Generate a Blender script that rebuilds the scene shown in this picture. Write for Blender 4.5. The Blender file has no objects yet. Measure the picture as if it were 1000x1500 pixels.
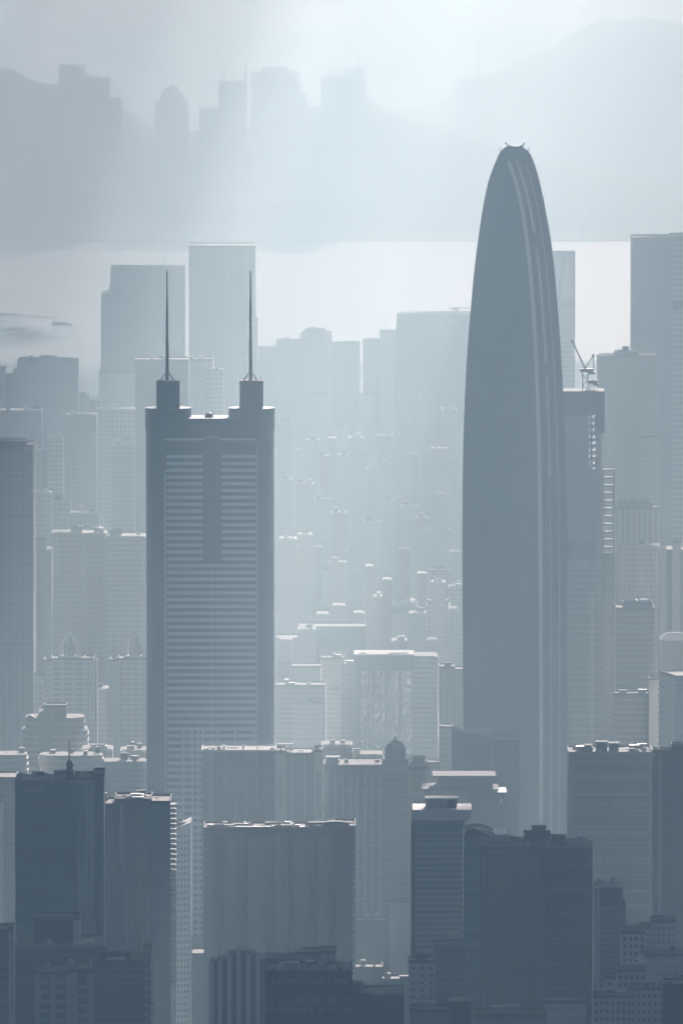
import bpy, bmesh, math, random
from mathutils import Vector, Matrix, noise
R = math.radians
scene = bpy.context.scene
col = scene.collection

# ------------------------------------------------------------------ camera
H = 660.0                      # the lookout hill the picture is taken from
F = 13514.0                    # focal length in pixels of the 1000 x 1500 frame
HZ = -348.0                    # row of the horizon, above the frame
PITCH = math.atan((750.0 - HZ) / F)
cam_d = bpy.data.cameras.new('camera')
cam_d.sensor_fit = 'VERTICAL'
cam_d.sensor_height = 36.0
cam_d.sensor_width = 24.0
cam_d.lens = 36.0 * F / 1500.0
cam_d.clip_start = 5.0
cam_d.clip_end = 200000.0
cam = bpy.data.objects.new('camera', cam_d)
cam.location = (0, 0, H)
cam.rotation_euler = (math.pi / 2 - PITCH, 0, 0)
col.objects.link(cam)
scene.camera = cam

# ------------------------------------------------------------------ sky, sun, exposure
SUN_EL, SUN_AZ = 22.0, 8.0    # the sun stands ahead and to the right of the view
world = bpy.data.worlds.new('World')
scene.world = world
world.use_nodes = True
wn = world.node_tree
bg = wn.nodes['Background']
sky = wn.nodes.new('ShaderNodeTexSky')
sky.sky_type = 'NISHITA'
sky.sun_disc = False
sky.sun_elevation = R(SUN_EL)
sky.sun_rotation = R(SUN_AZ)
sky.air_density = 0.16
sky.dust_density = 0.1
sky.ozone_density = 1.0
wn.links.new(sky.outputs[0], bg.inputs[0])
bg.inputs[1].default_value = 0.05
sun_d = bpy.data.lights.new('sun', 'SUN')
sun_d.energy = 5.0
sun_d.angle = R(0.6)
sun_d.color = (1.0, 0.99, 0.965)
sun = bpy.data.objects.new('sun', sun_d)
S = Vector((math.sin(R(SUN_AZ)) * math.cos(R(SUN_EL)), math.cos(R(SUN_AZ)) * math.cos(R(SUN_EL)), math.sin(R(SUN_EL))))
sun.rotation_euler = S.to_track_quat('Z', 'Y').to_euler()
sun.location = (0, 0, 3000)
col.objects.link(sun)
vs = scene.view_settings
vs.view_transform = 'Standard'
vs.look = 'None'
vs.gamma = 1.0
vs.exposure = 1.85
vs.use_curve_mapping = False
cy = scene.cycles
cy.max_bounces = 5
cy.diffuse_bounces = 2
cy.glossy_bounces = 2
cy.transmission_bounces = 2
cy.volume_bounces = 1
cy.use_adaptive_sampling = True
cy.adaptive_threshold = 0.012
cy.use_denoising = True
cy.time_limit = 1000

# ------------------------------------------------------------------ haze: one closed box of even air
def principled_volume(name, color, density, aniso):
    m = bpy.data.materials.new(name)
    m.use_nodes = True
    nt = m.node_tree
    for n in list(nt.nodes):
        nt.nodes.remove(n)
    out = nt.nodes.new('ShaderNodeOutputMaterial')
    v = nt.nodes.new('ShaderNodeVolumePrincipled')
    v.inputs['Color'].default_value = (*color, 1)
    v.inputs['Absorption Color'].default_value = (.22, .19, .21, 1)
    v.inputs['Density'].default_value = density
    v.inputs['Anisotropy'].default_value = aniso
    nt.links.new(v.outputs[0], out.inputs['Volume'])
    return m
HAZE = 2.3e-4
haze_mat = principled_volume('haze_air', (0.70, 0.92, 1.0), HAZE, 0.35)

# ------------------------------------------------------------------ placing helpers
def ray(px, py):
    dx, dy = (px - 500) / F, (750 - py) / F
    cp, sp = math.cos(PITCH), math.sin(PITCH)
    return Vector((dx, cp + dy * sp, -sp + dy * cp))
def at(px, py, D):
    r = ray(px, py)
    t = D / r.y
    return Vector((r.x * t, D, H + r.z * t))
def zrow(py, D): return at(500, py, D).z
def xcol(px, py, D): return at(px, py, D).x
def sc(D): return D / F        # metres per pixel of the photograph at distance D

# ------------------------------------------------------------------ materials
MATS = {}
def mat(name, c, rough=0.85, metal=0.0, var=0.12, scale=0.05, streak=0.0, spec=0.4, bump=0.0, bscale=0.2, bvert=0.3):
    if name in MATS: return MATS[name]
    m = bpy.data.materials.new(name)
    m.use_nodes = True
    nt = m.node_tree
    b = nt.nodes['Principled BSDF']
    b.inputs['Roughness'].default_value = rough
    b.inputs['Metallic'].default_value = metal
    b.inputs['Specular IOR Level'].default_value = spec
    tc = nt.nodes.new('ShaderNodeTexCoord')
    n1 = nt.nodes.new('ShaderNodeTexNoise')
    n1.inputs['Scale'].default_value = scale
    n1.inputs['Detail'].default_value = 6
    mp = nt.nodes.new('ShaderNodeMapping')
    mp.inputs['Scale'].default_value = (1, 1, 1 - 0.85 * streak)
    nt.links.new(tc.outputs['Object'], mp.inputs[0])
    nt.links.new(mp.outputs[0], n1.inputs['Vector'])
    mx = nt.nodes.new('ShaderNodeMix')
    mx.data_type = 'RGBA'
    mx.inputs[6].default_value = (*[v * (1 - var * 1.6) for v in c], 1)
    mx.inputs[7].default_value = (*[min(1, v * (1 + var * 1.6)) for v in c], 1)
    nt.links.new(n1.outputs[0], mx.inputs[0])
    nt.links.new(mx.outputs[2], b.inputs['Base Color'])
    if bump:
        mp2 = nt.nodes.new('ShaderNodeMapping')
        mp2.inputs['Scale'].default_value = (1, 1, bvert)
        nt.links.new(tc.outputs['Object'], mp2.inputs[0])
        n2 = nt.nodes.new('ShaderNodeTexVoronoi')
        n2.inputs['Scale'].default_value = bscale
        nt.links.new(mp2.outputs[0], n2.inputs['Vector'])
        bp = nt.nodes.new('ShaderNodeBump')
        bp.inputs['Strength'].default_value = 1.0
        bp.inputs['Distance'].default_value = bump
        nt.links.new(n2.outputs[0], bp.inputs['Height'])
        nt.links.new(bp.outputs[0], b.inputs['Normal'])
    MATS[name] = m
    return m
CONC   = mat('grey_concrete', (.30, .31, .32), streak=1)
PALE   = mat('pale_render', (.52, .52, .50), streak=1, var=.1)
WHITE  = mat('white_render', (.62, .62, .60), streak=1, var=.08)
TAN    = mat('beige_render', (.42, .38, .33), streak=1)
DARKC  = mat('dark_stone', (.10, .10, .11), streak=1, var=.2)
GLASS  = mat('dark_glass', (.06, .08, .095), rough=.3, spec=.6, var=.3)
TEAL   = mat('green_glass', (.11, .17, .18), rough=.3, spec=.6, var=.2)
BLUE   = mat('blue_glass', (.11, .17, .22), rough=.3, spec=.6, var=.2)
MIRR   = mat('rippled_mirror_glass', (.62, .65, .68), rough=.16, metal=.9, var=.2, bump=.25, bscale=.55, bvert=.10)
SILV   = mat('silver_cladding', (.42, .44, .46), rough=.6, metal=.1, var=.1)
METAL  = mat('dark_metal', (.08, .085, .09), rough=.5, metal=.4)
ROOF   = mat('roof_deck', (.24, .24, .23), var=.3, scale=.15)
ROOFW  = mat('white_roof_deck', (.45, .45, .44), var=.15, scale=.2)
COPING = mat('roof_coping', (.15, .155, .16))
SCAF   = mat('scaffold_net', (.22, .25, .24), var=.25)

# ------------------------------------------------------------------ mesh helpers
class MB:
    def __init__(s): s.v, s.f = [], []
    def box(s, x0, x1, y0, y1, z0, z1):
        n = len(s.v)
        s.v += [(x0,y0,z0),(x1,y0,z0),(x1,y1,z0),(x0,y1,z0),(x0,y0,z1),(x1,y0,z1),(x1,y1,z1),(x0,y1,z1)]
        s.f += [(n,n+3,n+2,n+1),(n+4,n+5,n+6,n+7),(n,n+1,n+5,n+4),(n+1,n+2,n+6,n+5),(n+2,n+3,n+7,n+6),(n+3,n,n+4,n+7)]
        return s
    def prism(s, pts, z0, z1, top=None):
        n, k = len(s.v), len(pts)
        tp = top or pts
        s.v += [(p[0],p[1],z0) for p in pts] + [(p[0],p[1],(p[2] if len(p) > 2 else z1)) for p in tp]
        s.f.append(tuple(range(n+k-1, n-1, -1))); s.f.append(tuple(range(n+k, n+2*k)))
        for i in range(k):
            j = (i+1) % k
            s.f.append((n+i, n+j, n+k+j, n+k+i))
        return s
    def loft(s, rings, cap=True):
        k = len(rings[0]); n = len(s.v)
        for r in rings: s.v += [tuple(p) for p in r]
        for a in range(len(rings)-1):
            for i in range(k):
                j = (i+1) % k
                s.f.append((n+a*k+i, n+a*k+j, n+(a+1)*k+j, n+(a+1)*k+i))
        if cap:
            s.f.append(tuple(range(n+k-1, n-1, -1)))
            s.f.append(tuple(range(n+(len(rings)-1)*k, n+len(rings)*k)))
        return s
    def lathe(s, prof, cx=0, cy=0, seg=16):
        return s.loft([[(cx+r*math.cos(2*math.pi*i/seg), cy+r*math.sin(2*math.pi*i/seg), z) for i in range(seg)] for r, z in prof])
    def bar(s, a, b, r0, r1=None, seg=6):
        r1 = r0 if r1 is None else r1
        a, b = Vector(a), Vector(b)
        d = (b-a).normalized()
        u = d.orthogonal().normalized(); w = d.cross(u)
        return s.loft([[tuple(p + (u*math.cos(2*math.pi*i/seg) + w*math.sin(2*math.pi*i/seg))*r) for i in range(seg)] for p, r in ((a, r0), (b, r1))])
    def mesh(s, name, m):
        me = bpy.data.meshes.new(name)
        me.from_pydata(s.v, [], s.f)
        me.materials.append(m)
        me.update()
        return me
    def build(s, name, m, parent=None, loc=(0,0,0)):
        return link(name, s.mesh(name, m), parent, loc)
def link(name, me, parent=None, loc=(0,0,0)):
    o = bpy.data.objects.new(name, me)
    o.location = loc
    if parent: o.parent = parent
    col.objects.link(o)
    return o
def thing(name, label, cat, loc=(0,0,0), rz=0, group=None):
    o = bpy.data.objects.new(name, None)
    o.location = loc; o.rotation_euler = (0,0,rz)
    o['label'] = label; o['category'] = cat
    if group: o['group'] = group
    o.empty_display_size = 5
    col.objects.link(o)
    return o
def tag(o, label=None, cat=None, group=None, kind=None):
    if label: o['label'] = label
    if cat: o['category'] = cat
    if group: o['group'] = group
    if kind: o['kind'] = kind
    return o

# ------------------------------------------------------------------ the general building
def build(name, label, D, vols, cat='building', group=None, rot=0.0, seed=None, yb=1500, spires=(), clutter=True, roof=ROOF):
    """vols: dicts with x0,x1,top (photo columns / roof row at distance D), d = depth m, y = set back m, wall, and
    bands=(storey m, height m, proud m, material), piers=(count, width m, proud m, material), kind of top."""
    rnd = random.Random(seed if seed is not None else hash(label) % 1000 if False else sum(map(ord, label)))
    X0 = min(v['x0'] for v in vols); X1 = max(v['x1'] for v in vols)
    cpx = (X0 + X1) / 2
    topm = min(v['top'] for v in vols)
    s = sc(D)
    zc = max(zrow(topm, D), 20)
    cx = xcol(cpx, topm, D)
    root = thing(name, label, cat, (cx, D, 0), -R(rot), group)
    zvis = max(0.0, zrow(yb + 25, D))
    for vi, v in enumerate(vols):
        zt = zrow(v['top'], D)
        cr = math.cos(R(rot))
        a, b = (v['x0'] - cpx) * s, (v['x1'] - cpx) * s
        d = v.get('d', min(30.0, max(14.0, (b - a) * .8)))
        if rot:
            # visible width = front*cos + depth*sin
            w = ((b - a) - d * math.sin(R(abs(rot)))) / cr
            a, b = (a + b) / 2 - w / 2, (a + b) / 2 + w / 2
        y0 = v.get('y', 0.0) - (d / 2 if rot else 0)
        y1 = y0 + d
        wall = v.get('wall', CONC)
        zb = v.get('zb', 0.0)
        rr = v.get('round', 0.0)
        def foot(e=0.0):
            if not rr:
                c = v.get('notch')
                if c:   # stepped plan of bays: notches along the front
                    n, dep = c
                    pts = []
                    W = (b - a) / (2*n + 1)
                    for i in range(2*n + 1):
                        yy = y0 + (dep if i % 2 else 0) - e
                        pts += [(a + i*W - (e if i % 2 == 0 else -e), yy), (a + (i+1)*W + (e if i % 2 == 0 else -e), yy)]
                    pts += [(b + e, y1 + e), (a - e, y1 + e)]
                    return pts
                return [(a-e, y0-e), (b+e, y0-e), (b+e, y1+e), (a-e, y1+e)]
            pts = []
            for (qx, qy, a0) in ((a+rr, y0+rr, 180), (b-rr, y0+rr, 270), (b-rr, y1-rr, 0), (a+rr, y1-rr, 90)):
                for k in range(7):
                    t = R(a0 + 15*k)
                    pts.append((qx + (rr+e)*math.cos(t), qy + (rr+e)*math.sin(t)))
            return pts
        MB().prism(foot(), zb, zt).build('wall' if vi == 0 else 'wing', wall, root)
        # roof deck and parapet
        if v.get('par', True) and zt > 5:
            inset = [(x*0 + x, y) for x, y in foot(-0.6)] if not v.get('notch') else [(a+.6,y0+2),(b-.6,y0+2),(b-.6,y1-.6),(a+.6,y1-.6)]
            MB().prism(inset, zt, zt + .35).build('roof', v.get('roof', roof), root)
            if not v.get('notch') and not rr:
                ph = v.get('ph', 1.3)
                m = MB()
                m.box(a-.15, b+.15, y0-.15, y0+.35, zt, zt+ph); m.box(a-.15, b+.15, y1-.35, y1+.15, zt, zt+ph)
                m.box(a-.15, a+.35, y0+.35, y1-.35, zt, zt+ph); m.box(b-.35, b+.15, y0+.35, y1-.35, zt, zt+ph)
                m.build('parapet', v.get('parmat', COPING), root)
        if 'bands' in v:
            st, hh, pr, bm = v['bands']
            zz = zt - v.get('b0', st)
            n = 0
            bme = MB().prism(foot(pr), 0, hh).mesh('floor_band', bm)
            lo = max(zb, zvis - st)
            while zz > lo + .5 and n < 95:
                link('floor_band', bme, root, (0, 0, zz)); zz -= st; n += 1
        if 'piers' in v:
            n, pw, pr, pm = v['piers'][:4]
            zlo = max(zb, 0.1); ztop = zt - (0.05 if len(v['piers']) < 5 else v['piers'][4])
            me = MB().box(-pw/2, pw/2, -pr, 0.2, zlo, ztop).mesh('pier', pm)
            for i in range(n):
                x = a + (b - a) * (i / (n - 1) if n > 1 else .5)
                x = min(max(x, a + pw/2 - .04), b - pw/2 + .04)
                yy = y0
                if v.get('notch'): yy = y0
                link('pier', me, root, (x, yy, 0))
            if rot or v.get('sidep'):
                ns = max(2, int(n * d / (b - a)))
                me2 = MB().box(-.2, pr, -pw/2, pw/2, zlo, ztop).mesh('pier', pm)
                sx = b
                for i in range(1, ns):
                    link('pier', me2, root, (sx, y0 + d * i / ns, 0))
        if 'wins' in v:   # separate dark window strips per storey, standing 8 cm proud of the wall as framed units
            st, wh, nw, wf, wm = v['wins']
            W = (b - a) / nw
            m = MB()
            for i in range(nw):
                xx = a + W * (i + .5)
                m.box(xx - W*wf/2, xx + W*wf/2, y0 - .12, y0 + .1, 0, wh)
            if rot:
                nn = max(2, int(nw * d / (b-a))); W2 = d / nn
                for i in range(nn):
                    yy = y0 + W2*(i+.5)
                    m.box(b - .1, b + .12, yy - W2*wf/2, yy + W2*wf/2, 0, wh)
            me = m.mesh('window_row', wm)
            zz = zt - v.get('w0', st * .9); n = 0
            while zz > max(zb + 1, zvis - st) and n < 95:
                link('window_row', me, root, (0, 0, zz)); zz -= st; n += 1
        if clutter and v.get('cl', True) and (b - a) > 9:
            for q in range(rnd.randint(2, 5)):
                kw, kd, kh = rnd.uniform(1.5, 5), rnd.uniform(2, 5), rnd.uniform(1.2, 3.4)
                kx = rnd.uniform(a + kw/2 + 1, b - kw/2 - 1) if b - a > kw + 3 else (a+b)/2
                kk = rnd.uniform(y0 + 3, max(y0 + 4, y1 - 5))
                if rnd.random() < .25:
                    MB().lathe([(kw/3, 0), (kw/3, kh*.8), (.2, kh)], seg=10).build('water_tank', SILV, root, (kx, kk, zt + .3))
                elif rnd.random() < .2:
                    MB().bar((0,0,0), (0,0,kh*2.4), .14, .07).build('antenna', METAL, root, (kx, kk, zt + .3))
                else:
                    MB().box(-kw/2, kw/2, -kd/2, kd/2, 0, kh).box(-kw/2-.25, kw/2+.25, -kd/2-.25, kd/2+.25, kh, kh+.3).build('roof_unit', rnd.choice((CONC, PALE, SILV, DARKC)), root, (kx, kk, zt + .3))
    for sp in spires:
        x, y0r, y1r, r = sp
        z0, z1 = zrow(y0r, D), zrow(y1r, D)
        MB().bar((0,0,0), (0,0,z1-z0), r, r*.4).build('mast', METAL, root, ((x - cpx)*s, 8, z0))
    root['_s'] = s; root['_c'] = cpx
    return root
def V(x0, x1, top, **k):
    d = dict(x0=x0, x1=x1, top=top); d.update(k); return d
def lx(root, px): return (px - root['_c']) * root['_s']

# ------------------------------------------------------------------ ground, water, hills
SHORE = 9293.0
def sheet(name, pts, z, m):
    me = bpy.data.meshes.new(name)
    me.from_pydata([(x, y, z) for x, y in pts], [], [tuple(range(len(pts)))])
    me.materials.append(m)
    return tag(link(name, me), kind='structure')
rg = random.Random(4)
WATER = mat('sea_water', (.14, .18, .19), rough=.25, spec=.25, var=.2, scale=.002)
LAND = mat('city_ground', (.06, .07, .06), var=.4, scale=.01)
ASPH = mat('asphalt', (.05, .05, .052), var=.2, scale=.05)
shore_pts = [(-7146 + i*300, SHORE + 110*noise.noise((i*.37, 0, 0)) + 60*math.sin(i*.9)) for i in range(61)]
sheet('ground', [(-7146, -800), (7146, -800)] + shore_pts[::-1], 0.0, LAND)
sheet('water', [(-60000, SHORE - 400), (60000, SHORE - 400), (60000, 95000), (-60000, 95000)], -1.5, WATER)
for i, (x, w) in enumerate(((-150, 24), (-60, 18), (38, 30), (120, 16), (175, 22))):
    sheet('road', [(x - w/2, 2600), (x + w/2, 2600), (x + w/2 + 40, 9078), (x - w/2 + 40, 9078)], 0.05 + i*.004, ASPH)
for i, y in enumerate((4560, 5027, 5241, 5510, 5859, 6234, 6717, 7254, 7844)):
    sheet('road', [(-2500, y), (2500, y), (2500, y + 26), (-2500, y + 26)], 0.09 + i*.004, ASPH)

sheet('ground', [(-8000, 12775), (8000, 12775), (8000, 17000), (-8000, 17000)], 1.0, mat('far_shore_land', (.04, .05, .045), rough=1, spec=.1))
HILLM = mat('wooded_hillside', (.035, .05, .04), var=.35, scale=.01, rough=1, spec=.1)
def ridge(name, prof, D, depth, step, nz):
    """terrain of real depth whose skyline follows prof (photo columns, rows) at distance D"""
    x0, x1 = prof[0][0], prof[-1][0]
    nx = int((x1 - x0) / step) + 1
    ny = 20
    def top(px):
        for (a, ya), (b, yb_) in zip(prof, prof[1:]):
            if a <= px <= b:
                return ya + (yb_-ya)*(px-a)/(b-a)
        return prof[-1][1]
    vs_, fs = [], []
    for j in range(ny + 1):
        v = j / ny
        y = D - depth*.4 + depth * v
        env = (math.sin(math.pi/2 * min(1, v/.4)) ** .9) if v < .4 else math.cos(math.pi/2 * (v-.4)/.6) ** .8
        for i in range(nx):
            px = x0 + i*step
            z = zrow(top(px), D)
            z += nz * noise.fractal((px*.05, j*.5, 3), 1.0, 2.0, 4)
            x = (px - 500) * sc(D)
            zz = -3 + (z+3) * env * (1 + (.22*noise.noise((x*.006, y*.006, 1)) if abs(v-.4) > .06 else 0))
            vs_.append((x, y, zz))
    for j in range(ny):
        for i in range(nx-1):
            a = j*nx + i
            fs.append((a, a+1, a+nx+1, a+nx))
    n0 = len(vs_)
    vs_ += [(x0_, y_, -4) for x0_, y_ in (((x0-500)*sc(D), D-depth*.4), ((x1-500)*sc(D), D-depth*.4), ((x1-500)*sc(D), D+depth*.6), ((x0-500)*sc(D), D+depth*.6))]
    fs.append((n0+3, n0+2, n0+1, n0))
    me = bpy.data.meshes.new(name); me.from_pydata(vs_, [], fs); me.materials.append(HILLM)
    for p in me.polygons: p.use_smooth = True
    return tag(link(name, me), kind='structure')
ridge('hills', [(-700,160),(-400,120),(-150,92),(-40,100),(0,103),(12,100),(30,108),(45,118),(62,122),(84,126),(130,140),(178,168),(205,182),(228,189),(300,193),(360,185),(440,175),(470,168),(535,150),(552,158),(575,166),(600,175),(680,200),(800,235),(1000,280),(1500,300)], 13330, 1000, 3, 3)
ridge('hills', [(200,260),(330,205),(430,190),(520,176),(570,163),(600,158),(630,157),(660,143),(700,120),(740,100),(760,88),(785,78),(810,72),(840,58),(865,48),(885,38),(905,34),(930,28),(965,29),(985,32),(1000,36),(1060,50),(1250,90),(1700,140)], 14927, 1500, 3, 3)
ridge('hills', [(-700,300),(-200,312),(0,318),(90,324),(200,322),(330,328),(470,331),(600,334),(760,338),(900,330),(1100,334),(1600,330)], 12990, 440, 4, 3)

def rooftop(t, D, a_, b_, top, y0, y1, n, seed):
    # tanks, ducts, pipes, dishes, railings and aerials on a near roof
    r = random.Random(seed); zt = zrow(top, D) + .35
    xa, xb = lx(t, a_), lx(t, b_)
    for i in range(n):
        x = r.uniform(xa + 1, xb - 1); y = r.uniform(y0 + 1, y1 - 1); k = r.random()
        if k < .3:
            w, d, h = r.uniform(.8, 3.4), r.uniform(.8, 3), r.uniform(.7, 2.4)
            MB().box(-w/2, w/2, -d/2, d/2, 0, h).box(-w/2-.12, w/2+.12, -d/2-.12, d/2+.12, h, h+.15).build('roof_unit', r.choice((CONC, PALE, SILV, DARKC)), t, (x, y, zt))
        elif k < .5:
            q = r.uniform(.6, 1.2)
            MB().lathe([(q, .4), (q, 1.8*q+.4), (q*.3, 2.1*q+.4)], seg=10).bar((q*.6,0,0),(q*.6,0,.4),.1).bar((-q*.6,0,0),(-q*.6,0,.4),.1).build('water_tank', r.choice((SILV, PALE)), t, (x, y, zt))
        elif k < .68:
            L_ = r.uniform(2, 7); L_ = min(L_, xb - x)
            MB().bar((0,0,.5),(L_,0,.5),.22).bar((L_,0,.5),(L_,0,0),.22).bar((0,0,.5),(0,0,0),.22).build('pipe', SILV, t, (x, y, zt))
        elif k < .86:
            h = r.uniform(2, 6.5)
            MB().bar((0,0,0),(0,0,h),.09,.05).bar((-.5,0,h*.8),(.5,0,h*.8),.05).bar((-.35,0,h*.65),(.35,0,h*.65),.05).build('aerial', METAL, t, (x, y, zt))
        else:
            MB().lathe([(.15,0),(.15,.7),(.9,1.1),(1.0,1.4)], seg=10).build('satellite_dish', PALE, t, (x, y, zt))
    m = MB(); nn = max(3, int((xb-xa)/2.2))
    for i in range(nn+1):
        xx = xa + (xb-xa)*i/nn
        m.bar((xx, y0+.5, 0), (xx, y0+.5, 1.9), .05, .05, 4)
    m.bar((xa, y0+.5, 1.85), (xb, y0+.5, 1.85), .05, .05, 4)
    m.build('railing', SILV, t, (0, 0, zt))

# ------------------------------------------------------------------ the twin masted tower
def twin_mast_tower():
    D = 5000.0; s = sc(D); Z = lambda r: zrow(r, D)
    cpx = 307.0
    X = lambda px: (px - cpx) * s
    t = thing('skyscraper', 'tall blue-grey tower with two thin white needle masts on stepped dark shoulders', 'skyscraper', (xcol(cpx, 700, D), D, 0))
    t['label'] = 'broad dark blue slab tower carrying two needle masts on stepped shoulders'
    CLAD = mat('blue_green_tower_glass', (.03, .08, .115), rough=.35, spec=.5, var=.15, scale=.03)
    BAND = mat('tower_spandrel', (.72, .78, .80), rough=.6, var=.12, scale=.05)
    r = 13.0
    def stadium(x0, x1, rad, y0=0.0, seg=14):
        p = []
        for k in range(seg+1):
            a = R(-90 + 180*k/seg); p.append((x1 - rad + rad*math.cos(a), y0 + rad + rad*math.sin(a)))
        for k in range(seg+1):
            a = R(90 + 180*k/seg); p.append((x0 + rad + rad*math.cos(a), y0 + rad + rad*math.sin(a)))
        return p
    x0, x1 = X(212.8), X(401.5)
    MB().prism(stadium(x0, x1, r), 0, Z(632)).build('tower_shaft', CLAD, t)
    MB().prism(stadium(X(211.6), X(402.6), r + .4, -.4), Z(632), Z(613)).build('crown', DARKC if False else CLAD, t)
    for a, b in ((211.6, 280), (334.5, 402.6)):
        A, B = X(a), X(b)
        MB().prism(stadium(A, B, 12.4, .6) , Z(613), Z(599.5)).build('shoulder', CLAD, t)
    for a, b, m0 in ((229, 263, 244.5), (351, 385.5, 367)):
        A, B = X(a), X(b)
        ho = MB().box(A, B, 6, 19, Z(599.5), Z(559.5)).build('mast_housing', CLAD, t)
        MB().box(A-.15, B+.15, 5.8, 19.2, Z(561), Z(559)).build('parapet', DARKC, t)
        mx = X(m0)
        m = MB()
        m.bar((mx, 12, Z(560)), (mx, 12, Z(498)), .95, .85, 8)
        m.bar((mx, 12, Z(498)), (mx, 12, Z(447)), .72, .62, 8)
        m.bar((mx, 12, Z(447)), (mx, 12, Z(399)), .52, .34, 8)
        ms = m.build('mast', METAL, t)
        for sg in (-1, 1):
            for yy in (8, 16):
                MB().bar((mx + sg*3.9, yy, Z(560)), (mx + sg*.3, 12, Z(546)), .28).build('brace', METAL, ms)
        for rr, ln in ((502, 1.8), (507, 1.4), (400, .8)):
            MB().bar((mx - ln, 12, Z(rr)), (mx + .3, 12, Z(rr)), .22).build('crossarm', METAL, ms)
    MB().bar((X(382), 9, Z(559)), (X(382), 9, Z(551.5)), .2).build('aerial', METAL, t)
    MB().lathe([(2.4, 0), (2.4, .6), (2.1, 1.5), (1.2, 2.3), (.1, 2.7)]).build('radome', METAL, t, (X(306), 10, Z(613)))
    # spandrel bands: 3.7 m storeys, broken by the smooth lift shaft between rows 650 and 820
    st = 3.72
    flat0, flat1 = X(244), X(376)
    sh0, sh1 = X(297), X(325)
    full = MB().box(flat0, flat1, -.75, .2, 0, 1.75).mesh('spandrel_band', BAND)
    la = MB().box(flat0, sh0, -.75, .2, 0, 1.75).mesh('spandrel_band', BAND)
    lb = MB().box(sh1, flat1, -.75, .2, 0, 1.75).mesh('spandrel_band', BAND)
    z = Z(671)
    while z > 4:
        row = 671 + (Z(671) - z) / s
        if row < 822:
            link('spandrel_band', la, t, (0, 0, z)); link('spandrel_band', lb, t, (0, 0, z))
        else:
            link('spandrel_band', full, t, (0, 0, z))
        z -= st
    MB().box(sh0, sh1, -1.0, .2, Z(822), Z(672)).build('lift_shaft', CLAD, t)
    MB().box(X(301), X(320), -1.3, .2, Z(672), Z(640)).build('shaft_head', CLAD, t)
    for k in range(5):
        MB().box(X(302 + k*3.7), X(303.6 + k*3.7), -1.5, -1.0, Z(642), Z(637.5)).build('louvre', BAND, t)
    MB().box(X(240), X(299), -.8, .2, Z(645), Z(642)).build('cornice', BAND, t)
    MB().box(X(322), X(376), -.8, .2, Z(645), Z(642)).build('cornice', BAND, t)
    for pxx, w, top in ((240.5, .8, 690), (376.5, .5, 650), (309.5, .35, 830)):
        MB().box(X(pxx), X(pxx)+w, -1.35, .3, 0, Z(top)).build('mullion', BAND, t)
    # podium piers at the lower storeys
    for pxx in (290, 297, 319, 344, 372, 268, 281):
        MB().box(X(pxx)-.5, X(pxx)+.5, -1.6, .2, 0, Z(1066)).build('pier', BAND, t)
    MB().box(x0-18, x1+14, -14, 40, 0, 22).build('podium', CONC, t)
    for sx in (218.5, 393.5, 399):
        MB().lathe([(.5,0),(.5,.7),(.1,.9)], seg=8).build('lamp_housing', WHITE, t, (X(sx), 2.0 if sx < 390 else 1.2, Z(638)))
twin_mast_tower()

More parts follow.
